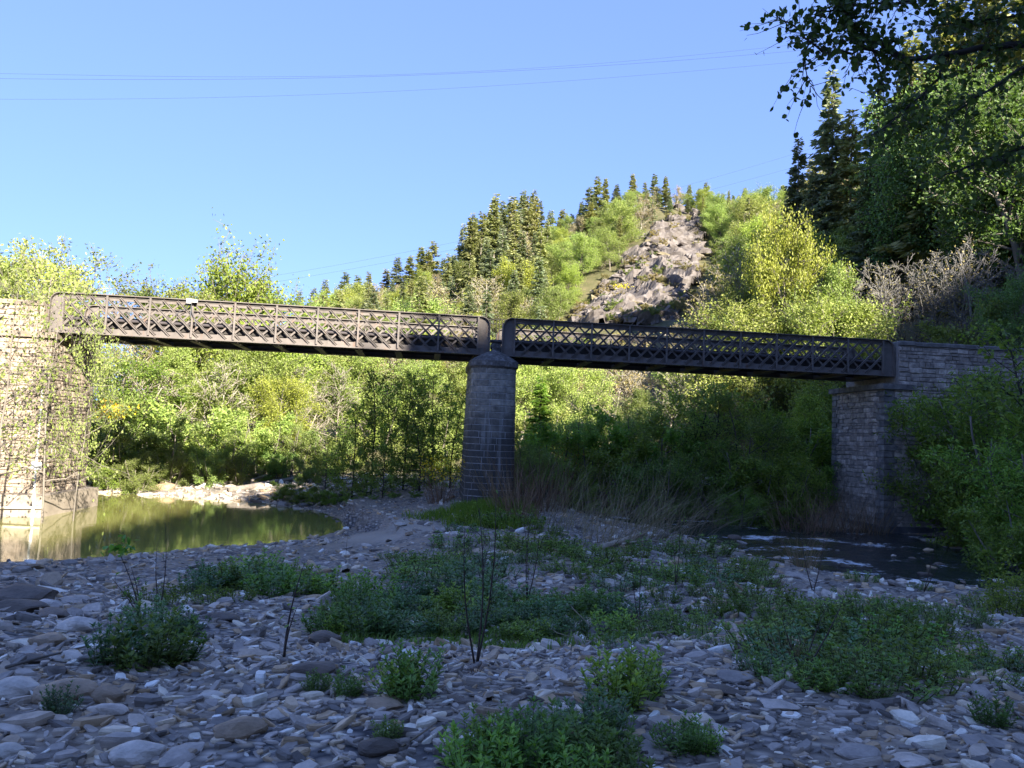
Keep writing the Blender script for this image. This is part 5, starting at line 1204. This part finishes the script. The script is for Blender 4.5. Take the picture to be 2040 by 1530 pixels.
stick([(1095,1232),(1150,1195),(1190,1165)], .008, 'straight pale stalk leaning over the green patch', STRAW, 'dead_stalk', .2)
stick([(1120,1215),(1145,1250),(1175,1285)], .008, 'pale stalk crossing the straight one', STRAW, 'dead_stalk', .2)
stick([(1080,1260),(1110,1280),(1140,1290)], .008, 'short pale stalk at the edge of the patch', STRAW, 'dead_stalk', .1)
stick([(745,1290),(800,1294),(840,1292)], .02, 'reddish driftwood stick on the open shingle', DRIFT_G, 'driftwood_stick', .02)
stick([(720,1420),(690,1445),(640,1470)], .008, 'thin pale twig beside the small leafy plant', DRIFT, 'driftwood_stick', .02)
stick([(800,1500),(840,1470),(870,1450)], .006, 'thin straw beside the big clump', STRAW, 'dead_stalk', .02)
stick([(1600,1375),(1640,1360),(1690,1352)], .007, 'thin pale stalk lying before the green mat', STRAW, 'dead_stalk', .06)
stick([(455,983),(500,975),(550,964),(600,957)], .22, 'stranded tree trunk on the far pond shore', DRIFT_G, 'stranded_log', .15)
stick([(500,968),(540,955),(570,952)], .10, 'branch lying over the stranded trunk', DRIFT_G, 'stranded_log', .35)
stick([(1200,1098),(1240,1085),(1280,1070),(1295,1060)], .10, 'twisted pale driftwood root under the leaning reeds', DRIFT, 'driftwood_root', .12)
stick([(1240,1098),(1290,1088),(1345,1098)], .045, 'bent driftwood branch beside the twisted root', DRIFT, 'driftwood_branch', .2)
stick([(640,1005),(680,985),(720,965)], .06, 'pale fallen branch on the bank below the alders', DRIFT, 'fallen_branch', .1)
stick([(800,968),(850,965),(890,990)], .03, 'arching dead branch between the pier and the alders', DRIFT, 'fallen_branch', .3)

# ---------------------------------------------------------------- overhanging alder close to the viewer
r2 = np.random.default_rng(900)
tb = np.array([8.6, 7.6, float(H(8.6, 7.6)[0])]); tree = empty('overhanging_alder', tb); tag(tree, 'dark alder branches with round leaves hanging into the sky', 'tree')
trunk = MB(); TT = np.array([[0, 0, -.2], [-.1, 0, 1.5], [-.2, 0, 3], [-.3, 0, 4.6], [-.35, .05, 6.5], [-.4, 0, 8.5]]); trunk.tube(TT, np.linspace(.2, .09, 6), 8); link('trunk', trunk.mesh('trunk', True), BARK_DARK, tree)
limbs = [([(2260,150,7.7),(2120,88,7.6),(1980,92,7.5),(1890,108,7.4),(1790,112,7.2),(1738,82,7.0),(1700,42,6.9),(1660,-10,6.8)], .045),
         ([(1800,112,7.2),(1730,98,7.0),(1660,106,6.9),(1612,84,6.8),(1575,48,6.8),(1545,30,6.8)], .016),
         ([(2300,-120,7.5),(2050,-40,7.4),(1900,-25,7.2),(1790,5,7.0),(1700,15,6.9),(1620,20,6.8)], .028),
         ([(2260,200,8.0),(2100,262,7.9),(2020,298,7.8),(1945,325,7.7),(1880,348,7.6)], .035),
         ([(1900,108,7.4),(1865,165,7.3),(1815,205,7.2),(1770,245,7.1),(1735,270,7.0)], .014),
         ([(2100,88,7.6),(2000,160,7.5),(1930,200,7.4),(1880,240,7.4)], .018),
         ([(1612,84,6.8),(1600,120,6.8),(1606,160,6.8),(1615,185,6.8)], .007),
         ([(1735,82,7.0),(1760,150,6.95),(1750,200,6.95)], .008),
         ([(2250,-40,7.6),(2080,20,7.6),(1960,40,7.5),(1850,50,7.4)], .022)]
lf = MB(); nleaf = 0
for pts, r in limbs:
    C = np.array([at(*q) for q in pts]) - tb
    if pts[0][0] > 2200: zt = C[0][2] - .5; C = np.vstack([[np.interp(zt, TT[:, 2], TT[:, 0]), 0, zt], C])      # limb leaves the trunk
    b = MB(); n = len(C); kk = np.linspace(0, n - 1, n * 3)
    C = np.stack([np.interp(kk, np.arange(n), C[:, i]) for i in range(3)], 1); C[1:-1] += r2.normal(size=(len(C) - 2, 3)) * .015
    b.tube(C, np.linspace(r, max(r * .25, .004), len(C)), 6); lo = link('branch', b.mesh('branch', True), BARK_DARK, tree)
    L = np.linalg.norm(np.diff(C, axis=0), axis=1).sum(); tw = MB()
    for j in range(int(L * 30)):
        g = r2.uniform(.12, 1) * (len(C) - 1.01); c = int(g); q = C[c] * (1 - (g - c)) + C[c + 1] * (g - c)
        d = unit(C[min(c + 1, len(C) - 1)] - C[c]) * .5 + r2.normal(size=3) * .8; d[2] -= .15
        T = curve_pts(q, d, r2.uniform(.12, .5), 4, r2, .2, -.05); tw.tube(T, np.linspace(.0045, .0015, 5), 3)
        for _ in range(int(r2.integers(3, 9))):
            w_ = T[int(r2.integers(1, 5))] + r2.normal(size=3) * .02; sz = r2.uniform(.04, .072)
            leaf6(lf, w_, r2.normal(size=3) + [0, 0, -.5], r2.normal(size=3) + [0, -.6, .3], sz, sz * .95, .05)
    link('twigs', tw.mesh('twigs'), BARK_DARK, lo)['kind'] = 'stuff'
link('leaves', lf.mesh('leaves'), NEARLEAF, tree)

# ---------------------------------------------------------------- overhead wires
WIRE = plain_mat('steel_wire', [(0, (.02,.02,.025)), (1, (.04,.04,.045))], 3, .5, 0, obj_rand=0)
for pts, Y0, Y1, r, lab in [([(-500,146),(0,147),(400,152),(780,149),(1180,128),(1560,91),(2200,20)], 80, 92, .011, 'upper power cable crossing the blue sky'),
                       ([(-500,152),(0,157),(400,157),(780,153),(1180,131),(1560,104),(2200,45)], 80.5, 92.5, .013, 'middle power cable close under the upper one'),
                       ([(-500,192),(0,198),(400,194),(780,183),(1180,157),(1560,126),(2200,70)], 81, 93, .011, 'lowest power cable sagging across the sky'),
                       ([(300,585),(560,545),(940,478),(1350,372),(1700,270)], 215, 240, .022, 'distant cable running up behind the hill'),
                       ([(300,600),(560,556),(940,494),(1350,392),(1700,300)], 216, 241, .022, 'second distant cable running up behind the hill')]:
    xs = [q[0] for q in pts]; k = np.linspace(xs[0], xs[-1], 40); co = np.polyfit(xs, [q[1] for q in pts], 4 if len(pts) > 5 else 2)
    C = [at(x, float(np.polyval(co, x)), Y0 + (Y1 - Y0) * t) for x, t in zip(k, np.linspace(0, 1, 40))]
    b = MB(); b.tube(C, r, 4); o = link('power_cable', b.mesh('power_cable'), WIRE); tag(o, lab, 'cable', 'power cables')

# ---------------------------------------------------------------- unseen wood on the hill behind the viewer, treetops shaped to shade the bar
r2 = np.random.default_rng(1234); mb = MB()
def cone_tree(x, y, z0, z1, rad):
    n = 9; L = 7; h = z1 - z0; V = []; F = []
    for l in range(L):
        f = l / L; zb_ = z0 + h * (.1 + .86 * f); rr = rad * (1 - f) ** .8 + .2; o = len(V)
        for k in range(n):
            a = k * 6.283 / n + l; r_ = rr * r2.uniform(.65, 1.15); V.append((x + math.cos(a) * r_, y + math.sin(a) * r_, zb_ - h * .04 * r2.random()))
        V.append((x, y, zb_ + h * .22)); F += [(o + k, o + (k + 1) % n, o + n) for k in range(n)]
    mb.add(V, F)
for _ in range(900):
    a, b_ = r2.uniform(-34, 98), r2.uniform(57, 84); x, y = sun_xy(a, b_); z = float(H(x, y)[0])
    top = float(shade_h(a)) + b_ * math.tan(SUN_EL) + r2.uniform(-2.2, .6)
    if top - z > 3: cone_tree(x, y, z - 1, top, r2.uniform(2.0, 3.2))
o = link('shade_forest', mb.mesh('shade_forest'), CONI); tag(o, 'dense unseen conifer wood on the hill behind the viewer, shaped to shade the bar', 'forest', kind='stuff')
